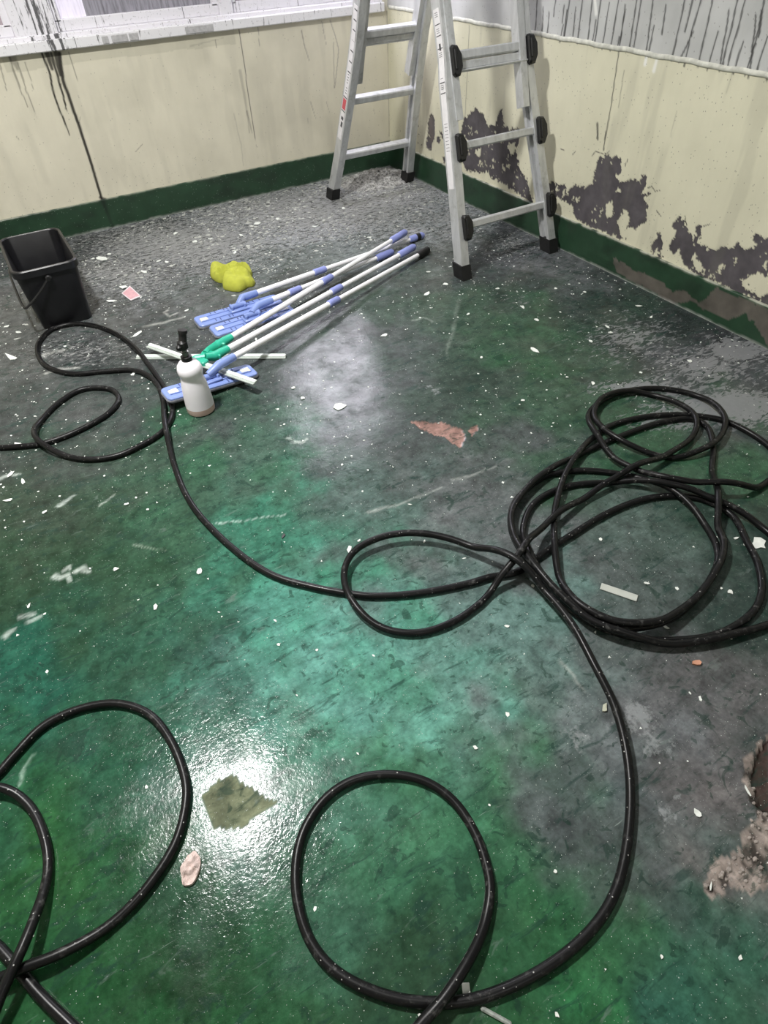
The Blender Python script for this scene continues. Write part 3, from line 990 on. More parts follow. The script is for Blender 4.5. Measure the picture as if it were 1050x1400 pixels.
# sashes: bottom rail, stiles, panes (the right-hand sash has a transom and a daylit upper pane)
for x0, x1, pm in ((WX0 + 0.05, -2.005, MAT_GLASS_PINK), (-1.815, -1.005, MAT_GLASS), (-0.935, WX1 - 0.045, MAT_GLASS)):
    sash = MB().box(((x0 + x1) / 2, 0.055, WZ0 + 0.084), (x1 - x0, 0.05, 0.046), bev=0.003).build('sash', MAT_FRAME, win)

    def sub(name, bx0, bx1, bz0, bz1, y, th, m):
        o = MB().box(((bx0 + bx1) / 2, y, (bz0 + bz1) / 2), (bx1 - bx0, th, bz1 - bz0)).build(name, m)
        o.parent = sash
        o.matrix_parent_inverse = sash.matrix_world.inverted() if False else Matrix.Translation(-Vector(win.location))
        return o
    sash.matrix_parent_inverse = Matrix.Translation(-Vector(win.location))
    o_ = [('stile', x0, x0 + 0.03, WZ0 + 0.1, WZ1 - 0.05, 0.055, 0.05, MAT_FRAME), ('stile', x1 - 0.03, x1, WZ0 + 0.1, WZ1 - 0.05, 0.055, 0.05, MAT_FRAME)]
    a0, a1 = x0 + 0.03, x1 - 0.03
    if x0 == -1.815:
        o_ += [('pane', a0, -1.66, WZ0 + 0.1, WZ1 - 0.05, 0.056, 0.008, MAT_GLASS_GLOW), ('pane', -1.66, a1, WZ0 + 0.1, WZ1 - 0.05, 0.056, 0.008, MAT_GLASS)]
    elif x0 == -0.935:
        o_ += [('pane', a0, a1, WZ0 + 0.1, 1.06, 0.056, 0.008, MAT_GLASS), ('transom', a0, a1, 1.06, 1.10, 0.055, 0.045, MAT_FRAME),
               ('pane', a0, a1, 1.10, WZ1 - 0.05, 0.056, 0.008, MAT_GLASS_LIT)]
    else:
        o_ += [('pane', a0, a1, WZ0 + 0.1, WZ1 - 0.05, 0.056, 0.008, pm)]
    for a in o_:
        o = MB().box(((a[1] + a[2]) / 2, a[5], (a[3] + a[4]) / 2), (a[2] - a[1], a[6], a[4] - a[3])).build(a[0], a[7])
        o.parent = sash

# ---------------------------------------------------------------- ceiling lamp and added fill lamp
MAT_LAMP = NT('lamp_diffuser').out((0.9, 0.9, 0.9), 0.4, Emission_Color=(1, 0.985, 0.96, 1), Emission_Strength=2.0)
MAT_LAMPB = simple('lamp_rim', (225, 225, 225), 0.4, var=0.03)
for L, lab in ((LAMP, 'round white ceiling lamp over the mops'), (FILL_LAMP, 'round white fill lamp added on the ceiling away from the window')):
    e = empty('ceiling_lamp', (L[0], L[1], RH))
    tag(e, lab, 'lamp', 'ceiling lamps')
    MB().lathe([(0.19, RH - L[2] - 0.0 + L[2]), (0.19, L[2] + 0.02), (0.175, L[2])], (L[0], L[1], 0), 36).build('lamp_body', MAT_LAMPB, e, smooth=True)
    MB().lathe([(0.172, L[2] - 0.001), (0.160, L[2] - 0.008)], (L[0], L[1], 0), 36).build('diffuser', MAT_LAMP, e, smooth=True)

# ---------------------------------------------------------------- ladder
MAT_ALU = NT('brushed_aluminium')
_n = MAT_ALU.noise(40, 5, 0.6, MAT_ALU.pos((1, 1, 0.15)))
_d = MAT_ALU.ramp(MAT_ALU.noise(25, 5, 0.65), 0.55, 0.72)
_c = MAT_ALU.mix(MAT_ALU.ramp(_n, 0.3, 0.7), (0.50, 0.51, 0.52), (0.66, 0.67, 0.68))
_c = MAT_ALU.mix(MAT_ALU.math('MULTIPLY', _d, 0.45), _c, (0.25, 0.25, 0.24))
MAT_ALU = MAT_ALU.out(_c, 0.42, 0.45)
MAT_BLACKP = simple('black_plastic', (24, 24, 25), 0.42, var=0.2, scale=50, bump=0.1)
MAT_RUB = simple('black_rubber', (20, 20, 21), 0.6, var=0.25, scale=60, bump=0.2)
MAT_STK = simple('white_sticker', (226, 224, 226), 0.45, var=0.05, scale=60)
MAT_INK = simple('sticker_ink', (70, 70, 74), 0.5, var=0.1)
MAT_RED = simple('sticker_red', (196, 84, 92), 0.5, var=0.1)

LAD = empty('folding_ladder', (-0.34, -0.99, 0))
tag(LAD, 'aluminium telescopic folding ladder standing open in the corner', 'ladder')
SL = 0.33
APEX = 2.0


def frame_pt(side, x, z, off=0.0):
    """point on a frame: side -1 = towards the room, +1 = by the back wall; off = outwards from the ladder"""
    y0 = -1.655 if side < 0 else -0.33
    nrm = math.sqrt(1 + SL * SL)
    n = np.array([0, side / nrm, SL / nrm])      # outward normal
    return np.array([x, y0 - side * SL * z, z]) + off * n


for side in (-1, 1):
    nrm = math.sqrt(1 + SL * SL)
    N = np.array([0, side / nrm, SL / nrm])
    T = np.array([0, -side * SL / nrm, 1 / nrm])
    if side < 0:
        LP = [(-0.609, 0.0), (-0.597, 0.25), (-0.573, 0.735), (-0.563, 0.80), (-0.560, 1.55)]
        RP = [(-0.072, 0.0), (-0.092, 0.234), (-0.136, 0.62), (-0.154, 0.80), (-0.160, 1.55)]
    else:
        LP = [(-0.613, 0.0), (-0.585, 0.25), (-0.552, 0.60), (-0.538, 0.80), (-0.532, 1.55)]
        RP = [(-0.080, 0.0), (-0.105, 0.25), (-0.138, 0.60), (-0.150, 0.80), (-0.158, 1.55)]

    def xat(P, z):
        return float(np.interp(z, [p[1] for p in P], [p[0] for p in P]))
    hw, hd = 0.021, 0.031
    for sgn, P in ((1, LP), (-1, RP)):
        # U-shaped rail: the groove faces the other rail
        prof = [(-hw, -hd), (hw, -hd), (hw, -0.013), (0.004, -0.013), (0.004, 0.013), (hw, 0.013), (hw, hd), (-hw, hd)]
        prof = [(a * sgn, c_) for a, c_ in prof]
        if sgn < 0:
            prof = prof[::-1]
        r = MB().sweep([frame_pt(side, x, z) for x, z in [(P[0][0], 0.03)] + P[1:]], prof, (1, 0, 0), N).build('outer_rail', MAT_ALU, LAD)
        # inner telescoping rail
        xi = xat(P, 1.0) + sgn * (0.012 if (side < 0 and sgn > 0) else 0.030)
        iw, idp = 0.017, 0.024
        MB().sweep([frame_pt(side, xi, 0.60, 0.012), frame_pt(side, xi, APEX - 0.06, 0.012)],
                   [(-iw, -idp), (iw, -idp), (iw, idp), (-iw, idp)], (1, 0, 0), N).build('inner_rail', MAT_ALU, LAD)
        # foot
        R = np.stack([np.array([1.0, 0, 0]), N, T], 1)
        f0 = frame_pt(side, P[0][0], 0.034)
        MB().sweep([np.array([f0[0], f0[1] - T[1] * 0.036, 0.0]), frame_pt(side, P[0][0], 0.062)],
                   [(-hw - .006, -hd - .006), (hw + .006, -hd - .006), (hw + .006, hd + .006), (-hw - .006, hd + .006)], (1, 0, 0), (0, 1, 0)).build('rubber_foot', MAT_RUB, LAD)
        # stickers printed with marks on the rail's outer flank of the left rails
        if sgn > 0:
            zs0, zs1 = (0.36, 0.97) if side < 0 else (0.34, 0.93)
            st = MB()
            zz = np.linspace(zs0, zs1, 9)
            fx = lambda z: xat(P, z) - hw - 0.0012
            wv = 0.019
            for i in range(len(zz) - 1):
                q = [frame_pt(side, fx(zz[i]), zz[i], -wv), frame_pt(side, fx(zz[i]), zz[i], wv), frame_pt(side, fx(zz[i + 1]), zz[i + 1], wv), frame_pt(side, fx(zz[i + 1]), zz[i + 1], -wv)]
                q2 = [p + np.array([0.0011, 0, 0]) for p in q]
                st.add(q + q2, [(0, 1, 2, 3), (7, 6, 5, 4), (0, 4, 5, 1), (1, 5, 6, 2), (2, 6, 7, 3), (3, 7, 4, 0)], 0)

            def mark(z0, z1, a0, a1, mi):
                q = [frame_pt(side, xat(P, z) - hw - 0.0016, z, a) for z, a in ((z0, a0), (z0, a1), (z1, a1), (z1, a0))]
                q2 = [p + np.array([0.0008, 0, 0]) for p in q]
                st.add(q + q2, [(0, 1, 2, 3), (7, 6, 5, 4), (0, 4, 5, 1), (1, 5, 6, 2), (2, 6, 7, 3), (3, 7, 4, 0)], mi)
            if side > 0:
                mark(0.485, 0.535, -0.016, 0.016, 2)
                mark(0.475, 0.480, -0.018, 0.018, 1)
                mark(0.540, 0.545, -0.018, 0.018, 1)
                mark(0.40, 0.425, -0.012, 0.006, 1)
                mark(0.435, 0.45, -0.012, 0.010, 1)
                for k in range(8):
                    mark(0.56 + 0.012 * k, 0.563 + 0.012 * k, -0.008, 0.006, 1)
                for z in (0.655, 0.70, 0.745, 0.79, 0.83, 0.87, 0.91):
                    mark(z, z + 0.005, -0.017, 0.010, 1)
            else:
                for z in (0.70, 0.735, 0.77, 0.805, 0.845, 0.885, 0.92):
                    mark(z, z + 0.003, -0.017, 0.017, 1)
                mark(0.84, 0.862, -0.006, 0.006, 1)
                for z in (0.715, 0.75, 0.82, 0.895, 0.945):
                    for k in range(3):
                        mark(z + 0.006 * k, z + 0.0015 + 0.006 * k, -0.012, 0.008, 1)
                for k in range(9):
                    mark(0.50 + 0.012 * k, 0.5015 + 0.012 * k, -0.012, 0.012, 1)
            so = st.build('sticker', [MAT_STK, MAT_INK, MAT_RED])
            so.parent = r
            so.matrix_parent_inverse = Matrix.Identity(4)
            so['label'] = 'white sticker printed with marks'
    # rungs and locking knobs
    for zi, z in enumerate((0.207, 0.508, 0.800, 1.095, 1.39, 1.685)):
        zz = z if side < 0 else z + (0.03 if zi == 0 else 0.012 if zi == 1 else -0.005)
        outer = zi < 5
        xl, xr = xat(LP, zz), xat(RP, zz)
        xl, xr = (xl + 0.0, xr - 0.0) if outer and zi < 3 else (xl + 0.03, xr - 0.03)
        R = np.stack([np.array([1.0, 0, 0]), N, T], 1)
        c = (frame_pt(side, xl, zz) + frame_pt(side, xr, zz)) / 2
        rb = MB()
        L_ = xr - xl - 0.012
        if zi >= 2:
            rb.box(c + N * 0.012 + T * 0.014, (L_, 0.040, 0.034), R, bev=0.005)
            rb.box(c + N * 0.016 - T * 0.022, (L_, 0.026, 0.030), R, bev=0.004)
            rb.box(c + N * 0.022 - T * 0.040, (L_, 0.034, 0.008), R, bev=0.003)
        else:
            rb.box(c + N * 0.004, (L_, 0.042, 0.033), R, bev=0.005)
        rb.build('rung', MAT_ALU, LAD)
        if zi < 5:
            for sgn, x in ((1, xl), (-1, xr)):
                kb = MB()
                kc = frame_pt(side, x + (0.020 if sgn > 0 else 0.012), zz, hd + 0.011)
                hx = [(-0.022, -0.050), (-0.012, -0.060), (0.010, -0.058), (0.027, -0.030), (0.027, 0.016), (0.010, 0.046), (-0.014, 0.050), (-0.022, 0.042)]
                v = [kc + a * np.array([1.0, 0, 0]) + d_ * T + o_ * N for o_, s_ in ((-0.012, 1.0), (0.004, 1.0), (0.010, 0.86)) for a, d_ in [(p[0] * s_, p[1] * s_) for p in hx]]
                f = [tuple(range(7, -1, -1)), tuple(range(16, 24))]
                for r_ in range(2):
                    for i in range(8):
                        j = (i + 1) % 8
                        f.append((r_ * 8 + i, r_ * 8 + j, r_ * 8 + 8 + j, r_ * 8 + 8 + i))
                kb.add(v, f)
                kb.box(kc + N * 0.010 - np.array([0.008, 0, 0]), (0.012, 0.010, 0.07), R, bev=0.003)
                kb.build('locking_knob', MAT_BLACKP, LAD)
for x in (-0.53, -0.19):
    MB().lathe([(0.02, -0.022), (0.055, -0.022), (0.055, 0.022), (0.02, 0.022)], (x, -0.9925, APEX - 0.04), 20, R=np.array([[0, 0, 1], [0, 1, 0], [-1, 0, 0.0]])).build('hinge', MAT_BLACKP, LAD)

# ---------------------------------------------------------------- bucket
BK = empty('bucket', (-2.31, -0.86, 0))
tag(BK, 'black rectangular plastic bucket with a wire handle', 'bucket')
MAT_BUCK = simple('bucket_plastic', (22, 22, 25), 0.38, var=0.15, scale=20, bump=0.05)


def rrect(hx, hy, r, k=5):
    out = []
    for cx, cy, a0 in ((hx - r, hy - r, 0), (-hx + r, hy - r, 90), (-hx + r, -hy + r, 180), (hx - r, -hy + r, 270)):
        for i in range(k + 1):
            a = math.radians(a0 + 90 * i / k)
            out.append((cx + r * math.cos(a), cy + r * math.sin(a)))
    return out


def shell(b, rings, c, mi=0, cap0=True, cap1=False):
    n = len(rings[0][0])
    v, f = [], []
    for ring, z in rings:
        v += [(c[0] + x, c[1] + y, c[2] + z) for x, y in ring]
    for r in range(len(rings) - 1):
        for i in range(n):
            j = (i + 1) % n
            f.append((r * n + i, r * n + j, (r + 1) * n + j, (r + 1) * n + i))
    if cap0:
        f.append(tuple(range(n - 1, -1, -1)))
    if cap1:
        f.append(tuple(range((len(rings) - 1) * n, len(rings) * n)))
    b.add(v, f, mi)
    return b


BH = 0.268
bcx, bcy = -2.306, -0.862
hx1, hy1, hx0, hy0 = 0.122, 0.212, 0.100, 0.188
b = MB()
shell(b, [(rrect(hx0, hy0, 0.03), 0.0), (rrect(hx0 + .003, hy0 + .003, 0.032), 0.006), (rrect(hx1, hy1, 0.036), BH - 0.03)
          , (rrect(hx1 + .008, hy1 + .008, 0.040), BH - 0.029), (rrect(hx1 + .008, hy1 + .008, 0.040), BH - 0.004), (rrect(hx1 + .004, hy1 + .004, 0.040), BH),
          (rrect(hx1 - .002, hy1 - .002, 0.036), BH), (rrect(hx1 - .005, hy1 - .005, 0.036), BH - 0.004), (rrect(hx0 - .002, hy0 - .002, 0.03), 0.012)], (bcx, bcy, 0), cap1=True)
b.build('bucket_body', MAT_BUCK, BK, smooth=35)
MAT_DIRTYW = NT('dirty_water')
MAT_DIRTYW = MAT_DIRTYW.out((0.012, 0.012, 0.014), 0.08, 0.0, MAT_DIRTYW.bump(MAT_DIRTYW.noise(60, 3), 0.15, 0.002))
shell(MB(), [(rrect(hx0 + .006, hy0 + .008, 0.03), 0.10), (rrect(hx0 + .007, hy0 + .009, 0.03), 0.105)], (bcx, bcy, 0), cap1=True).build('dirty_water', MAT_DIRTYW, BK)
# bail: pivots on the short faces, fallen over to the left side
yf, yb = bcy - hy1 - 0.008, bcy + hy1 + 0.008
zp_ = BH - 0.045
path = [(bcx - 0.005, yf, zp_), (bcx - 0.06, yf - 0.008, zp_ - 0.045), (bcx - 0.115, yf - 0.010, zp_ - 0.082), (bcx - 0.140, yf + 0.012, zp_ - 0.094), (bcx - 0.144, bcy, zp_ - 0.096), (bcx - 0.140, yb - 0.012, zp_ - 0.094), (bcx - 0.115, yb + 0.010, zp_ - 0.082), (bcx - 0.06, yb + 0.008, zp_ - 0.045), (bcx - 0.005, yb, zp_)]
MB().tube(spline(path, 0.012), 0.0048, 8).build('bucket_handle', MAT_BLACKP, BK, smooth=True)
for y in (yf + 0.002, yb - 0.002):
    MB().lathe([(0.013, -0.008), (0.013, 0.008), (0.008, 0.011)], (bcx - 0.005, y, zp_), 14, R=np.array([[1, 0, 0], [0, 0, 1], [0, -1, 0.0]]) if y > bcy else np.array([[1, 0, 0], [0, 0, -1], [0, 1, 0.0]])).build('handle_pivot', MAT_BLACKP, BK)

# ---------------------------------------------------------------- foam bottle
bp = F(275.5, 560)
BT = empty('spray_bottle', (bp[0], bp[1], 0))
tag(BT, 'white translucent foam bottle with a black spray head', 'bottle')
tb = NT('milky_plastic')
MAT_BOT = tb.out(tb.mix(tb.ramp(tb.noise(14, 3), 0.3, 0.7), (0.90, 0.87, 0.94), (0.95, 0.92, 0.98)), 0.28, 0.0, None, 0.5, Subsurface_Weight=0.25)
tb.b.inputs['Subsurface Radius'].default_value = (0.03, 0.028, 0.03)
MAT_LIQ = simple('pinkish_liquid_behind_plastic', (214, 186, 178), 0.28, var=0.06, scale=20)
r0 = 0.050
MB().lathe([(0.042, 0.0), (r0 - .001, 0.004), (r0, 0.012), (r0, 0.026)], (bp[0], bp[1], 0), 32).build('liquid_level', MAT_LIQ, BT, smooth=True)
MB().lathe([(r0, 0.026), (r0 - .0008, 0.05), (r0 - .003, 0.085), (r0 - .006, 0.115), (0.040, 0.134), (0.0385, 0.142), (0.0400, 0.150), (0.0430, 0.161), (0.0432, 0.172), (0.040, 0.185), (0.031, 0.197), (0.019, 0.205), (0.016, 0.208)], (bp[0], bp[1], 0), 32).build('bottle_body', MAT_BOT, BT, smooth=True)
MB().lathe([(0.0185, 0.203), (0.0185, 0.220), (0.014, 0.222)], (bp[0], bp[1], 0), 24).build('bottle_collar', MAT_BLACKP, BT, smooth=30)
MAT_STEEL = simple('steel', (150, 148, 146), 0.3, 0.9, var=0.15)
MB().lathe([(0.010, 0.220), (0.010, 0.232), (0.0125, 0.233), (0.0125, 0.238), (0.009, 0.239), (0.009, 0.247), (0.006, 0.248)], (bp[0], bp[1], 0), 18).build('nozzle_stem', MAT_STEEL, BT, smooth=30)
hb = MB()
hb.box((bp[0], bp[1], 0.262), (0.030, 0.030, 0.036), rotz(0.5), bev=0.007)
hb.box((bp[0] - 0.014, bp[1] - 0.006, 0.258), (0.022, 0.020, 0.022), rotz(0.5), bev=0.006)
hb.tube(spline([(bp[0] + .002, bp[1], 0.268), (bp[0] + .008, bp[1] + .004, 0.285), (bp[0] + .011, bp[1] + .005, 0.302)], 0.004), 0.0135, 14)
hb.build('spray_head', MAT_BLACKP, BT, smooth=35)
MB().tube([(bp[0] + .012, bp[1] + .005, 0.300), (bp[0] + .014, bp[1] + .006, 0.310)], 0.0155, 16).build('adjusting_ring', MAT_BLACKP, BT, smooth=35)

# ---------------------------------------------------------------- mops and squeegees
MAT_BLUE = simple('pale_blue_plastic', (124, 144, 200), 0.4, var=0.06, scale=20)
MAT_BLUED = simple('blue_ink_slot', (58, 70, 120), 0.5, var=0.1)
MAT_GRIP = simple('lavender_grip', (136, 146, 205), 0.45, var=0.05, scale=30)
MAT_PAD = simple('grey_pad_fabric', (120, 122, 130), 0.9, var=0.2, scale=120, bump=0.6)
MAT_BEIGE = simple('beige_grip_pad', (206, 204, 190), 0.6, var=0.08)
MAT_POLE = simple('pale_pole_metal', (238, 238, 240), 0.32, 0.0, var=0.05, scale=20)
MAT_TEAL = simple('teal_plastic', (42, 170, 140), 0.4, var=0.08)
MAT_BARW = simple('pale_bar_plastic', (216, 224, 218), 0.4, var=0.08, scale=30)
MAT_BARD = simple('bar_rubber_edge', (170, 178, 172), 0.6, var=0.1)
PR = 0.0122


def pole_parts(root, A, B, spec, r=PR, grip=MAT_GRIP, band=False, thin_from=None):
    """telescopic pole from A to B; spec: collar position (0..1) or None; grip length at B"""
    A, B = np.array(A), np.array(B)
    L = np.linalg.norm(B - A)
    d = (B - A) / L
    col, glen = spec
    if col:
        MB().tube([A, A + d * L * col], r, 14).build('pole', MAT_POLE, root, smooth=True)
        MB().tube([A + d * L * col, B - d * glen * 0.6], r * 0.86, 14).build('pole', MAT_POLE, root, smooth=True)
        c = A + d * L * col
        MB().tube([c - d * .034, c - d * .030, c + d * .030, c + d * .036], [r * 1.1, r * 1.32, r * 1.28, r * 1.05], 14).build('collar', grip if grip is not MAT_RUB else MAT_GRIP, root, smooth=30)
    else:
        MB().tube([A, B - d * glen * 0.6], r, 14).build('pole', MAT_POLE, root, smooth=True)
    g = MB().tube([B - d * glen, B - d * (glen - .008), B - d * .012, B], [r * 1.1, r * 1.38, r * 1.42, r * 0.9], 14).build('grip', grip, root, smooth=30)
    if band:
        MB().tube([B - d * .055, B - d * .03], r * 1.48, 14).build('grip_band', MAT_RUB, root, smooth=30)
    return d


def flat_mop(label, corners, joint, A, B, spec, band=False, grip=MAT_GRIP, zlift=0.0, tilt=0.0, W=0.098, hz0=0.038):
    P = [F(*c, zlift + 0.012)[:2] for c in corners]          # near-left, far-left, far-right, near-right
    c = sum(P) / 4
    ux = ((P[2] - P[1]) + (P[3] - P[0])) / 2
    L = np.linalg.norm(ux)
    ang = math.atan2(ux[1], ux[0])
    R = rotz(ang)
    ax = ux / L
    root = empty('flat_mop', (c[0], c[1], 0))
    tag(root, label, 'mop', 'blue flat mops')
    C3 = lambda x, y, z: np.array([c[0], c[1], zlift + tilt * x]) + R @ np.array([x, y, z])

    def lean(mb):             # one end propped up: heights follow the slope of the plate
        mb.v = [(x, y, z + tilt * ((x - c[0]) * ax[0] + (y - c[1]) * ax[1])) for x, y, z in mb.v]
        return mb

    def ring(hx, hy, rr):
        return [tuple((R @ np.array([x, y, 0]))[:2]) for x, y in rrect(hx, hy, rr, 4)]
    cc = (c[0], c[1], zlift)
    lean(shell(MB(), [(ring(L / 2 + .002, W / 2 + .001, .02), 0.0), (ring(L / 2 + .004, W / 2 + .002, .02), 0.006), (ring(L / 2 + .002, W / 2 + .001, .02), 0.011)], cc, cap1=True)).build('mop_pad', MAT_PAD, root)
    pl = lean(shell(MB(), [(ring(L / 2, W / 2, .018), 0.010), (ring(L / 2, W / 2, .018), 0.016), (ring(L / 2 - .003, W / 2 - .003, .016), 0.019)], cc, cap1=True)).build('mop_plate', MAT_BLUE, root, smooth=30)
    pl.matrix_parent_inverse = Matrix.Translation(-Vector(root.location))

    def subp(mb, name, m):
        o = mb.build(name, m)
        o.parent = pl
        return o
    for s in (-1, 1):
        cr = C3(0, s * W * 0.18, 0.0205)
        cr[2] -= 0.0
        rib = lean(MB().box(cr, (L * 0.9, 0.006, 0.005), R, bev=0.001))
        subp(rib, 'rib', MAT_BLUE)
        subp(MB().box(C3(s * (L / 2 - .035), -W * 0.02, 0.0205), (0.034, 0.032, 0.004), R, bev=0.0015), 'grip_patch', MAT_BEIGE)
    for x in (-.115, -.095, -.055, -.04, .06, .08, .11):
        for s in (-1, 1):
            subp(MB().box(C3(x * L / .38, s * W * 0.36, 0.0192), (0.004, 0.020, 0.0012), R), 'slot', MAT_BLUED)
    # hinge yoke
    j = F(*joint, 0.04)
    ja = np.array([c[0], c[1], zlift + 0.03])
    A, B = np.array(A), np.array(B)
    d = (B - A) / np.linalg.norm(B - A)
    yk = MB()
    yk.box(C3(0, 0, 0.024), (0.085, 0.05, 0.012), R, bev=0.004)
    for s in (-1, 1):
        yk.box(C3(s * .03, 0, 0.034), (0.012, 0.036, 0.026), R, bev=0.004)
    yk.tube([C3(-.036, 0, 0.038), C3(.036, 0, 0.038)], 0.011, 14)
    yk.build('hinge_yoke', MAT_BLUE, root, smooth=35)
    s0 = A - d * 0.075
    MB().tube([C3(0, 0, hz0), s0 + d * 0.03, A - d * .02, A + d * 0.03], [0.013, 0.017, 0.0165, 0.0145], 14).build('socket', MAT_BLUE, root, smooth=35)
    pole_parts(root, A, B, spec, band=band, grip=grip)
    return root


zf = PR * 1.45
flat_mop('blue flat mop beside the yellow cloth, its grip banded black', [(276, 449), (262, 435), (372, 404), (392, 414)], (330, 406),
         F(343, 403, 0.040), F(579, 321, zf), (0.36, 0.10), band=True)
flat_mop('blue flat mop with the shortest pole, between the cloth mop and the squeegees', [(298, 461), (283, 448), (392, 416), (405, 426)], (350, 422),
         F(364, 413, 0.050), F(537, 344, zf), (0.20, 0.12), hz0=0.044)
flat_mop('blue flat mop lying under the white bottle, its pole ending in a black grip', [(237, 552), (216, 540), (336, 493), (356, 509)], (297, 500),
         F(312, 492, 0.082), F(586, 341, zf), (0.45, 0.10), grip=MAT_RUB, zlift=0.017, tilt=-0.085, W=0.090, hz0=0.046)


def squeegee(label, E0, E1, zb, clamp, A, B, spec):
    z0, z1 = zb
    p0, p1 = F(*E0, z0), F(*E1, z1)
    zb = (z0 + z1) / 2
    c = (p0 + p1) / 2
    ux = p1 - p0
    L = np.linalg.norm(ux)
    ex = ux / L
    ey = np.cross((0, 0, 1.0), ex)
    ey /= np.linalg.norm(ey)
    R = np.stack([ex, ey, np.cross(ex, ey)], 1)
    root = empty('squeegee', (c[0], c[1], 0))
    tag(root, label, 'squeegee', 'teal squeegees')
    MB().box(c, (L, 0.017, 0.011), R, bev=0.003).build('bar', MAT_BARW, root)
    MB().box(c + R @ np.array([0, -0.012, -0.003]), (L, 0.012, 0.004), R).build('rubber_blade', MAT_BARD, root)
    A, B = np.array(A), np.array(B)
    d = (B - A) / np.linalg.norm(B - A)
    K = F(*clamp, zb + 0.012)
    cl = MB()
    cl.tube([K, A - d * 0.045, A - d * 0.005, A + d * 0.03], [0.014, 0.018, 0.0175, 0.0145], 12)
    cl.tube([c + R @ np.array([-.02, 0, .010]), K], [0.014, 0.014], 10)
    cl.box(c + np.array([0, 0, 0.006]), (0.075, 0.032, 0.020), R, bev=0.004)
    for s in (-1, 1):
        side_ = np.cross(d, (0, 0, 1.0))
        cl.box(A - d * 0.03 + side_ * s * 0.017, (0.018, 0.010, 0.018), R, bev=0.003)
    cl.build('clamp', MAT_TEAL, root, smooth=35)
    pole_parts(root, A, B, spec)
    return root


squeegee('teal-clamped squeegee whose lavender grip crosses over the other poles', (187, 487), (391, 486), (0.006, 0.006), (286, 478), F(309, 465, 0.04), F(555, 317, 0.062), (0.50, 0.13))
squeegee('teal-clamped squeegee with its blade bar slanting under the white bottle', (204, 471), (350, 522), (0.038, 0.053), (281, 488), F(304, 481, 0.045), F(567, 337, 0.036), (0.53, 0.13))

# ---------------------------------------------------------------- yellow cloth
cp = F(320, 380)
nu, nv = 60, 44
us, vs = np.meshgrid(np.linspace(-1, 1, nu), np.linspace(-1, 1, nv))
OUT = zp([(180, 350), (205, 270), (300, 250), (400, 245), (520, 215), (640, 245), (700, 270), (760, 300), (785, 360), (760, 400), (830, 480), (800, 515), (720, 530), (610, 595), (500, 590), (370, 555), (360, 520), (400, 455), (300, 462), (220, 420)], 10.5, 270, 340)
OW = np.array([F(*p, 0.012)[:2] for p in OUT])
ctr = OW.mean(0)
rel = OW - ctr
oa = np.arctan2(rel[:, 1], rel[:, 0])
orr = np.hypot(rel[:, 0], rel[:, 1])
o_ = np.argsort(oa)
oa, orr = oa[o_], orr[o_]
nr, na = 22, 96
v, f = [], []
for i in range(nr + 1):
    for j in range(na):
        a = -math.pi + 2 * math.pi * j / na
        R_ = np.interp(a, np.r_[oa - 2 * math.pi, oa, oa + 2 * math.pi], np.r_[orr, orr, orr])
        t_ = i / nr
        x, y = ctr[0] + R_ * t_ * math.cos(a), ctr[1] + R_ * t_ * math.sin(a)
        n1 = float(fbm(np.array([x * 22]), np.array([y * 22]), 91, 3)[0])
        n2 = float(vnoise(np.array([x * 14 + y * 30]), np.array([y * 9 - x * 16]), 92)[0])
        z = (0.010 + 0.030 * n1 + 0.034 * (1 - abs(n2 - 0.5) * 2) ** 1.6) * (1 - t_ ** 5) ** 0.6 + 0.006
        v.append((x, y, z))
for i in range(nr):
    for j in range(na):
        k = (j + 1) % na
        f.append((i * na + j, i * na + k, (i + 1) * na + k, (i + 1) * na + j))
b0 = len(v)
for j in range(na):
    x, y, z = v[nr * na + j]
    v.append((ctr[0] + (x - ctr[0]) * .97, ctr[1] + (y - ctr[1]) * .97, 0.0005))
for j in range(na):
    k = (j + 1) % na
    f.append((nr * na + j, nr * na + k, b0 + k, b0 + j))
MAT_CLOTH = simple('yellow_microfibre', (172, 176, 66), 0.95, var=0.08, scale=60, bump=0.5)
tag(MB().add(v, f).build('cleaning_cloth', MAT_CLOTH, smooth=75), 'crumpled lime yellow cleaning cloth lying on the floor', 'cloth')

# ---------------------------------------------------------------- hoses
def hose_mat():
    t = NT('scuffed_black_hose')
    n = t.noise(70, 5, 0.65)
    n2 = t.noise(9, 3, 0.6)
    s = t.math('MULTIPLY', t.ramp(n, 0.56, 0.66), t.ramp(n2, 0.42, 0.62))
    col = t.mix(t.math('MULTIPLY', s, 0.5), (0.006, 0.006, 0.0065), (0.13, 0.13, 0.125))
    d, c2 = t.voro(160)
    r = t.sep(c2)
    sp = t.math('MULTIPLY', t.math('LESS_THAN', d, 0.2), t.math('GREATER_THAN', r[0], 0.9))
    col = t.mix(t.math('MULTIPLY', sp, 0.7), col, (0.5, 0.5, 0.48))
    return t.out(col, t.ramp(n2, 0.3, 0.7, 0.28, 0.42), 0.0, t.bump(n, 0.15, 0.001), 0.22)


MAT_HOSE = hose_mat()
HR = 0.0096


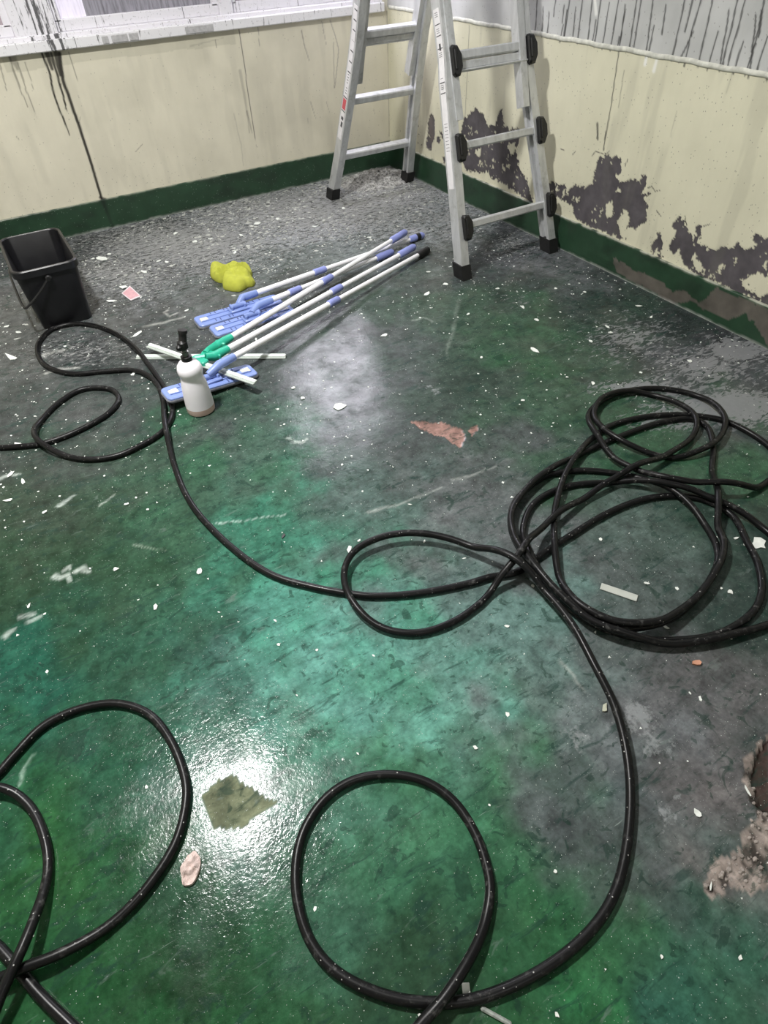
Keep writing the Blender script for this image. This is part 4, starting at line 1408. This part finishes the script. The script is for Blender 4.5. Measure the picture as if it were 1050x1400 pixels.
def lay(paths):
    """rest hoses on the floor and on each other: a later stretch lies over an earlier one"""
    S = np.concatenate(paths)
    ids = np.concatenate([np.full(len(p), i) for i, p in enumerate(paths)])
    base = S[:, 2].copy()
    z = np.maximum(base, HR)
    D = np.hypot(S[:, None, 0] - S[None, :, 0], S[:, None, 1] - S[None, :, 1]).astype(np.float32)
    idx = np.arange(len(S))
    near = (D < 2 * HR * 1.02) & ((np.abs(idx[:, None] - idx[None, :]) > 10) | (ids[:, None] != ids[None, :]))
    lower = near & (idx[None, :] < idx[:, None])
    pairs = [(i, np.nonzero(lower[i])[0]) for i in range(len(S))]
    pairs = [(i, j, np.sqrt(np.maximum((2 * HR) ** 2 - D[i, j].astype(float) ** 2, 0)) * 1.0) for i, j in pairs if len(j)]
    Lw = 9
    ker = np.cos(np.linspace(-math.pi / 2, math.pi / 2, 2 * Lw + 1)) ** 0.8
    for it in range(5):
        for i, j, h in pairs:
            need = float((z[j] + h).max())
            if need > z[i] + 1e-4:
                lift = need - HR
                a, b_ = max(0, i - Lw), min(len(S), i + Lw + 1)
                seg = HR + lift * ker[a - i + Lw:b_ - i + Lw]
                sel = ids[a:b_] == ids[i]
                z[a:b_] = np.where(sel, np.maximum(z[a:b_], seg), z[a:b_])
    for i in range(len(paths)):                       # ease the humps without sinking
        m = ids == i
        zz = z[m]
        for _ in range(3):
            zs = zz.copy()
            zs[1:-1] = 0.25 * zz[:-2] + 0.5 * zz[1:-1] + 0.25 * zz[2:]
            zz = zs
        z[m] = np.maximum(zz, HR)
    for i, j, h in pairs:                             # easing must not press one hose into another
        z[i] = max(z[i], float((z[j] + h).max()) - 0.0008)
    out, k = [], 0
    for p in paths:
        q = p.copy()
        q[:, 2] = z[k:k + len(p)]
        k += len(p)
        out.append(q)
    return out


ZC = lambda pts: zp(pts, 2.7632, 670, 500)
LEFT = [(-60, 618), (-20, 614), (0, 612), (30, 610), (60, 606), (100, 592), (140, 571), (158, 555), (162, 543), (153, 533), (132, 530), (105, 535), (75, 555), (53, 580), (49, 597), (60, 611), (85, 622), (120, 628), (160, 623), (200, 605), (224, 588), (235, 568), (233, 546), (221, 524), (203, 498), (186, 477), (163, 459), (132, 446), (100, 443), (70, 451), (53, 469), (53, 488), (68, 503), (100, 511), (140, 508), (180, 506), (202, 514), (216, 528), (223, 548), (226, 572), (230, 600), (237, 632), (252, 672), (276, 708), (320, 751), (370, 785), (425, 802), (480, 812), (520, 815), (580, 810), (640, 798), (670, 789)]
COIL = ZC([(100, 770), (180, 715), (300, 635), (450, 545), (600, 490), (750, 482), (860, 515), (930, 565), (975, 650), (1020, 740), (1032, 850), (985, 935), (860, 1005), (700, 1028), (560, 1018), (410, 972), (310, 915), (210, 830), (130, 725), (90, 640), (80, 560), (105, 490), (200, 412), (290, 390), (380, 385), (500, 400), (600, 432), (700, 482), (790, 558), (848, 640), (868, 710), (845, 785), (780, 870), (700, 940), (600, 985), (480, 998), (370, 955), (270, 890), (185, 800), (138, 700), (128, 600), (168, 510), (270, 452), (400, 432), (540, 440), (680, 470), (800, 495), (940, 548), (1050, 612), (1130, 700), (1160, 820), (1130, 925), (1040, 975), (930, 1008), (850, 1030), (700, 1050), (550, 1035), (400, 990), (300, 925), (195, 830), (115, 720), (82, 630), (85, 545), (150, 455), (240, 385), (330, 330), (480, 262), (640, 205), (760, 190), (825, 220), (848, 300), (842, 400), (850, 500), (858, 600), (880, 660), (870, 740), (800, 855), (710, 935), (620, 985), (480, 990), (360, 940), (290, 870), (253, 760), (241, 640), (250, 520), (290, 400), (360, 300), (440, 225), (560, 187), (700, 174), (850, 187), (950, 222), (1050, 285), (1115, 360), (1050, 430), (980, 465), (880, 475), (770, 468), (650, 448), (540, 393), (455, 337), (402, 270), (372, 210), (390, 150), (480, 95), (600, 75), (720, 85), (820, 120), (880, 190), (880, 250), (830, 305), (720, 335), (620, 325), (500, 288), (420, 235), (392, 180), (430, 122), (540, 92), (640, 108), (750, 170), (780, 230), (740, 290), (650, 350), (520, 410), (400, 470), (250, 572), (150, 682), (95, 762)])
MID = [(680, 800), (655, 826), (620, 850), (575, 865), (530, 861), (495, 840), (474, 808), (472, 775), (490, 749), (530, 732), (575, 729), (620, 738), (660, 755), (700, 778), (742, 806), (780, 850), (812, 908), (840, 965), (857, 1030), (862, 1100), (853, 1180), (831, 1240), (790, 1290), (730, 1333), (660, 1363), (600, 1371), (540, 1365), (480, 1342), (440, 1310), (415, 1265), (404, 1205), (412, 1145), (440, 1097), (480, 1068), (530, 1059), (580, 1068), (620, 1095), (650, 1140), (667, 1190), (670, 1225), (660, 1272), (640, 1315), (608, 1365), (575, 1402), (545, 1440)]


def hz(u, v, part, k, n):
    if part == 'mid':
        return HR + 0.030 * math.exp(-((k - 10) / 4.0) ** 2) + 0.035 * math.exp(-((k - 15.5) / 2.2) ** 2)
    return HR


# x, y, height at which the stretch is seen, height it is held up on purpose
ctrl = []
for u, v in LEFT:
    h = HR + (0.0125 if 180 < u < 206 and 470 < v < 500 else 0)
    ctrl.append([*F(u, v, h), h])
ctrl += [[*F(u, v, HR + 0.012), HR] for u, v in COIL]
for k, (u, v) in enumerate(MID):
    h = hz(u, v, 'mid', k, len(MID))
    ctrl.append([*F(u, v, h), h])
for p in ctrl:
    p[0] = min(p[0], -0.05)
main_path = spline(ctrl, 0.014)
main_path = np.concatenate([main_path[:, :2], np.maximum(main_path[:, 3:4], HR)], 1)
BL1 = [(-90, 1160), (-40, 1095), (0, 1055), (20, 1032), (60, 992), (110, 969), (160, 962), (203, 976), (233, 1012), (252, 1060), (254, 1100), (239, 1155), (200, 1215), (150, 1265), (90, 1304), (40, 1325), (0, 1342), (-50, 1356)]
BL2 = [(-80, 1100), (-40, 1085), (0, 1080), (28, 1090), (50, 1117), (65, 1165), (63, 1220), (50, 1280), (34, 1322), (15, 1362), (-4, 1402), (-20, 1440)]
BL3 = [(-40, 1262), (0, 1297), (30, 1332), (60, 1366), (97, 1402), (125, 1430)]
paths = [main_path] + [spline([F(u, v, HR) for u, v in P], 0.014) for P in (BL3, BL1, BL2)]
laid = lay(paths)
for P, lab in zip(laid, ('long black hose heaped in a coil and looping across the floor', 'short straight stretch of black hose crossing under two bent ones',
                         'thick black hose bent in a wide teardrop loop', 'black hose arching inside the teardrop loop')):
    o = MB().tube(P, HR, 10).build('hose', MAT_HOSE, smooth=True)
    tag(o, lab, 'hose', 'black pressure hoses')

# ---------------------------------------------------------------- scraps and flakes
def flake(name, u, v, size_px, asp=1.0, ang=None, th=0.0018, seed=0, mat=None, n=7, curl=0.25, z0=0.0012):
    rs = random.Random(seed * 131 + int(u * 7 + v))
    c = F(u, v)
    r = size_px * mpp(u, v) * 0.62
    ang = rs.uniform(0, 3.1) if ang is None else ang
    b = MB()
    top, bot = [], []
    cu = rs.uniform(0.2, 1) * curl * r
    for k in range(n):
        a = 2 * math.pi * k / n
        q = r * rs.choice((0.55, 0.8, 1.0, 1.25)) * rs.uniform(0.9, 1.1)
        x, y = q * math.cos(a), q * math.sin(a) * asp
        z = z0 + cu * max(0, x / r) ** 2
        X = np.array([c[0], c[1], 0]) + rotz(ang) @ np.array([x, y, 0])
        top.append((X[0], X[1], z + th))
        bot.append((X[0], X[1], z))
    b.add(top + bot + [(c[0], c[1], z0 + th), (c[0], c[1], z0)],
          [(k, (k + 1) % n, 2 * n) for k in range(n)] + [(n + (k + 1) % n, n + k, 2 * n + 1) for k in range(n)] + [(k, n + k, n + (k + 1) % n, (k + 1) % n) for k in range(n)])
    return b.build(name, mat)


MAT_CHIP = simple('white_paint_flake', (222, 226, 220), 0.6, var=0.1, scale=60)
CHIPS = """272 782 10;158 778 7;478 751 9;462 556 16 .7;584 402 9 .6;609 389 6;526 459 9 .6;730 479 14 .4;714 548 5;715 420 8 .5;734 438 6;139 354 14 .5;128 354 6;150 348 5;198 372 9 .5;189 457 14 .4;154 412 9 .5;10 447 6;25 455 6;17 489 14 .5;218 357 7 .6;182 512 6;203 532 4;26 608 12 .3;267 331 6;287 327 5;321 346 8 .4;352 306 7;228 359 5;292 364 9 .4;873 419 8 .4;830 447 9 .5;835 455 6;807 467 5;890 434 4;943 494 6;811 525 8 .5;1006 737 8 .4;998 810 7;986 805 4;884 798 6 .5;909 857 8 .5;731 1327 6;573 1388 5;759 1192 5;957 956 5;954 1113 9;1012 1310 6;904 1308 5;971 1213 9 .25;1022 1082 10 .25;761 1388 5;15 649 14 .3;13 684 12 .5;32 660 9 .4;61 701 9 .3;173 690 5;202 697 4;40 829 7 .4;213 831 6;401 531 5;414 545 5;658 489 4;586 372 6 .5;380 300 7;430 310 6 .5;330 322 6;470 285 6;240 320 7 .5;505 325 5;350 465 6 .5;255 425 6;100 420 6;90 385 6;490 740 4;560 690 5 .4;650 1023 6 .8;693 857 5;1018 745 6 .5;640 430 5;680 395 6 .5;760 395 5;800 400 5"""
MARKS = [(60, 450, 'beside the black bucket'), (177, 401, 'near the torn pink card'), (320, 380, 'near the yellow cloth'), (275, 560, 'near the white bottle'), (330, 430, 'beside the blue mop plates'),
         (100, 480, 'inside the hose loop next to the bucket'), (100, 580, 'by the small hose loop away from the bucket'), (454, 270, 'by the ladder foot on the grey crumbs'), (633, 380, 'by the ladder foot with the long white sticker'),
         (750, 345, 'by the ladder foot at the peeling wall'), (600, 590, 'near the brown bare patch'), (560, 335, 'near the ends of the mop poles'), (250, 335, 'on the grey muck along the back wall'),
         (240, 690, 'beside the hose sweeping away from the bottle'), (480, 760, 'by the teardrop hose loop on the turquoise floor'), (840, 450, 'on the foam by the peeling wall'), (950, 500, 'on the wide foam puddle'),
         (880, 570, 'within the small ring of the hose coil'), (860, 760, 'within the big ring of the hose coil'), (1020, 800, 'under the outer strands of the hose coil'), (840, 970, 'on the grey floor by the long hose'),
         (960, 1100, 'on the grey floor by the broken concrete'), (530, 1200, 'inside the round hose loop'), (640, 1360, 'by the crossing of the round hose loop'), (740, 1320, 'against the curve of the long hose'),
         (960, 1310, 'on the green floor below the broken concrete'), (50, 680, 'on the dark green floor below the hose loops'), (130, 800, 'on the dark green floor by the turquoise patch'), (470, 550, 'in the pale shine by the squeegee bars'), (730, 470, 'on the dark wet floor in front of the ladder')]
for i, tok in enumerate(CHIPS.replace('\n', ';').split(';')):
    a = [float(x) for x in tok.split()]
    o = flake('paint_flake', a[0], a[1], a[2], a[3] if len(a) > 3 else 0.8, seed=i, mat=MAT_CHIP)
    lu, lv = a[0], a[1]
    near = min(MARKS, key=lambda m: float(np.linalg.norm(F(lu, lv)[:2] - F(m[0], m[1])[:2])))
    word = ('broad' if a[2] >= 12 else 'middling' if a[2] >= 7 else 'tiny') + (' sliver' if len(a) > 3 and a[3] < 0.45 else ' oblong' if len(a) > 3 and a[3] < 0.65 else ' rounded')
    word = word.replace(' sliver', ' white sliver of paint').replace(' oblong', ' oblong white paint flake').replace(' rounded', ' rounded white paint flake')
    tag(o, word + ' ' + near[2], 'paint flake', 'white paint flakes on the floor')
MAT_SQUIG = simple('grey_foam_smear', (158, 168, 160), 0.5, var=0.1)
tag(flake('paint_flake', 1038, 745, 17, 1.0, 0.6, mat=MAT_CHIP, seed=99, n=9), 'large white paint flake at the outer side of the hose coil', 'paint flake')
MAT_ORANGE = simple('orange_chip', (190, 138, 112), 0.7, var=0.1)
tag(flake('brick_chip', 952, 907, 9, 0.7, -0.6, 0.004, mat=MAT_ORANGE, seed=5), 'small orange chip on the grey floor below the hose coil', 'chip')
MAT_DARKCHIP = simple('dark_chip', (52, 52, 54), 0.6, var=0.1)
tag(flake('paint_chip', 388, 733, 8, 0.6, mat=MAT_DARKCHIP, seed=3), 'dark chip on the turquoise floor near the pale scratch', 'chip')
tag(flake('stone_chip', 826, 970, 12, 0.6, 0.5, 0.004, mat=simple('tan_chip', (176, 178, 160), 0.7), seed=8), 'tan triangular chip touching the long hose', 'chip')
# square white scrap beside the crossing of the round loop
c = F(637, 1352)
tag(MB().box((c[0], c[1], 0.003), (0.013, 0.016, 0.004), rotz(-0.5), bev=0.001).build('tile_scrap', MAT_CHIP), 'small square white scrap beside the crossing of the round hose loop', 'scrap')
# crumpled scrap of wall skin
c = F(262, 1187)
v, f = [], []
nr, na = 8, 28
for i in range(nr + 1):
    for j in range(na):
        a = 2 * math.pi * j / na
        rr = (0.019 + 0.007 * vnoise(np.array([2.2 * math.cos(a) + 5]), np.array([2.2 * math.sin(a) + 5]), 3)[0]) * i / nr
        x, y = rr * math.cos(a) * 0.8, rr * math.sin(a) * 1.25
        X = rotz(-0.55) @ np.array([x, y, 0]) + c
        z = 0.004 + 0.014 * float(vnoise(np.array([x * 120.]), np.array([y * 120.]), 5)[0]) * (1 - (i / nr) ** 4 * 0.6)
        v.append((X[0], X[1], z))
for i in range(nr):
    for j in range(na):
        k = (j + 1) % na
        f.append((i * na + j, i * na + k, (i + 1) * na + k, (i + 1) * na + j))
b0 = len(v)
v += [(x, y, 0.0) for x, y, z in v[nr * na:]]
for j in range(na):
    k = (j + 1) % na
    f.append((nr * na + j, nr * na + k, b0 + k, b0 + j))
tag(MB().add(v, f).build('crumpled_scrap', simple('pinkish_paper', (206, 186, 180), 0.85, var=0.2, scale=80, bump=0.4)), 'crumpled pinkish paper scrap beside the teardrop hose loop', 'scrap')
# strip of tape in the coil
p0, p1 = F(821, 802), F(871, 819)
c = (p0 + p1) / 2
tag(MB().box((c[0], c[1], 0.0025), (np.linalg.norm(p1 - p0), 0.022, 0.003), rotz(math.atan2(*(p1 - p0)[1::-1])), bev=0.0008).build('tape_strip', simple('pale_tape', (176, 180, 172), 0.5, var=0.08)), 'pale strip of tape lying inside the hose coil', 'tape')
# pink card
P = [F(*p, 0.004) for p in zp([(645, 470), (690, 430), (750, 485), (695, 508)], 3.89, 0, 280)]
c = sum(P) / 4
e = empty('torn_card', (c[0], c[1], 0))
tag(e, 'small torn pink card lying beside the bucket', 'card')
vv = [p for p in P] + [np.array([p[0], p[1], 0.0015]) for p in P]
MB().add(vv, [(0, 1, 2, 3), (7, 6, 5, 4), (0, 4, 5, 1), (1, 5, 6, 2), (2, 6, 7, 3), (3, 7, 4, 0)]).build('card_edge', simple('card_white', (214, 206, 208), 0.6), e)
Q = [c + (p - c) * 0.84 + np.array([0, 0, 0.0006]) for p in P]
vv = Q + [q - np.array([0, 0, 0.0012]) for q in Q]
MB().add(vv, [(0, 1, 2, 3), (7, 6, 5, 4), (0, 4, 5, 1), (1, 5, 6, 2), (2, 6, 7, 3), (3, 7, 4, 0)]).build('pink_print', simple('card_pink', (206, 160, 166), 0.6, var=0.15, scale=90), e)
MB().add(*[[tuple(p) for p in [F(*q, 0.003) for q in zp([(632, 432), (668, 428), (680, 436), (652, 446), (640, 440)], 3.89, 0, 280)] + [F(*q, 0.0008) for q in zp([(632, 432), (668, 428), (680, 436), (652, 446), (640, 440)], 3.89, 0, 280)]],
           [(0, 1, 2, 3, 4), (9, 8, 7, 6, 5)] + [(k, k + 5, (k + 1) % 5 + 5, (k + 1) % 5) for k in range(5)]]).build('torn_corner', MAT_CHIP, e)

# ---------------------------------------------------------------- countless crumbs
def scatter(name, n, dens, smin, smax, mat, label, cat, hmax=0.002):
    v, f = [], []
    X = RNG.uniform(-2.95, -0.02, n * 6)
    Y = RNG.uniform(-4.2, -0.02, n * 6)
    keep = RNG.random(n * 6) < dens(X, Y)
    X, Y = X[keep][:n], Y[keep][:n]
    for x, y in zip(X, Y):
        s = smin + (smax - smin) * RNG.random() ** 3
        a = RNG.uniform(0, 6.3)
        k = RNG.integers(3, 6)
        asp = RNG.uniform(0.35, 1.0)
        zt = RNG.uniform(0.0006, hmax)
        b0 = len(v)
        for i in range(k):
            t_ = 2 * math.pi * i / k
            q = s * RNG.uniform(0.6, 1.2)
            px, py = q * math.cos(t_), q * math.sin(t_) * asp
            v.append((x + px * math.cos(a) - py * math.sin(a), y + px * math.sin(a) + py * math.cos(a), zt * RNG.uniform(0.4, 1)))
        for i in range(k):
            v.append((v[b0 + i][0], v[b0 + i][1], -0.0004))
        f.append(tuple(range(b0, b0 + k)))
        for i in range(k):
            j = (i + 1) % k
            f.append((b0 + i, b0 + k + i, b0 + k + j, b0 + j))
    o = MB().add(v, f).build(name, mat)
    tag(o, label, cat, kind='stuff')
    return o


def d_white(x, y):
    n = fbm(x * 4, y * 4, 101)
    d = sstep(0.35, 0.7, n) * 0.55 + 0.1
    cam_d = np.hypot(x - CAM[0], y - CAM[1])
    d = d * (0.10 + 0.75 * sstep(0.6, 2.4, cam_d))
    return np.clip(d, 0, 1)


def d_muck(x, y):
    n = fbm(x * 6, y * 6, 103)
    d = sstep(-1.35, -0.3, y) * sstep(0.32, 0.6, n)
    return np.clip(d * (0.35 + 0.65 * sstep(-2.4, -1.2, x)), 0, 1)


scatter('paint_specks', 4200, d_white, 0.0012, 0.0065, MAT_CHIP, 'countless tiny white paint specks strewn over the wet floor', 'paint specks')
scatter('paint_crumbs', 3600, d_muck, 0.003, 0.016, simple('grey_paint_crumb', (176, 178, 172), 0.7, var=0.25, scale=12), 'grey paint crumbs lying thick along the foot of the back wall', 'paint crumbs', 0.004)
# low heap in the corner
hc = np.array([-0.22, -0.20])
v, f = [], []
n1, n2 = 70, 50
for j in range(n2):
    for i in range(n1):
        x = -0.55 + 0.535 * i / (n1 - 1)
        y = -0.50 + 0.484 * j / (n2 - 1)
        d = math.hypot((x - hc[0]) / 0.27, (y - hc[1]) / 0.19)
        nz = float(fbm(np.array([x * 40]), np.array([y * 40]), 107, 3)[0])
        z = 0.055 * max(0, 1 - d ** 1.3) * (0.5 + nz) + 0.010 * (nz - 0.5) * max(0, 1.1 - d) - 0.002
        v.append((x, y, z))
for j in range(n2 - 1):
    for i in range(n1 - 1):
        q = j * n1 + i
        if max(v[q][2], v[q + 1][2], v[q + n1][2], v[q + n1 + 1][2]) > -0.0015:
            f.append((q, q + 1, q + n1 + 1, q + n1))
th_ = NT('heap_of_crumbs')
_a = th_.noise(60, 5, 0.65)
MAT_HEAP = th_.out(th_.mix(th_.ramp(_a, 0.38, 0.6), (0.10, 0.10, 0.095), (0.46, 0.46, 0.44)), 0.7, 0.0, th_.bump(th_.noise(90, 4), 0.8, 0.006))
tag(MB().add(v, f).build('crumb_heap', MAT_HEAP), 'low grey heap of paint crumbs in the corner under the ladder', 'debris', kind='stuff')


X = RNG.uniform(min(p[0] for p in BREAK), max(p[0] for p in BREAK), 1500)
Y = RNG.uniform(min(p[1] for p in BREAK), max(p[1] for p in BREAK), 1500)
kp = inpoly(X, Y, BREAK) & ~inpoly(X, Y, BREAKD)
v, f = [], []
for x, y in list(zip(X[kp], Y[kp]))[:170]:
    r = 0.0012 + 0.0065 * RNG.random() ** 4
    b0 = len(v)
    a0 = RNG.uniform(0, 6)
    for ring, (rr, zz) in enumerate(((1.0, -0.012), (0.95, 0.1), (0.5, 0.55))):
        for k in range(5):
            a = a0 + 2 * math.pi * k / 5
            q = r * rr * RNG.uniform(0.75, 1.2)
            v.append((x + q * math.cos(a), y + q * math.sin(a) * 0.8, zz * r - 0.002 if ring else -0.014))
    for ring in range(2):
        for k in range(5):
            j = (k + 1) % 5
            f.append((b0 + ring * 5 + k, b0 + ring * 5 + j, b0 + ring * 5 + 5 + j, b0 + ring * 5 + 5 + k))
    f.append(tuple(range(b0 + 10, b0 + 15)))
tag(MB().add(v, f).build('rubble', simple('broken_concrete_grit', (140, 132, 126), 0.85, var=0.45, scale=25, bump=0.3)), 'grit and broken bits in the crumbled concrete patch', 'rubble', kind='stuff')
p0, p1 = F(657, 1378), F(699, 1401)
c = (p0 + p1) / 2
tag(MB().box((c[0], c[1], 0.004), (np.linalg.norm(p1 - p0), 0.007, 0.006), rotz(math.atan2(*(p1 - p0)[1::-1])), bev=0.002).build('paint_sliver', simple('scuffed_strip', (150, 156, 150), 0.6, var=0.4, scale=90)), 'thin scuffed grey strip lying below the long hose by the round loop', 'strip')
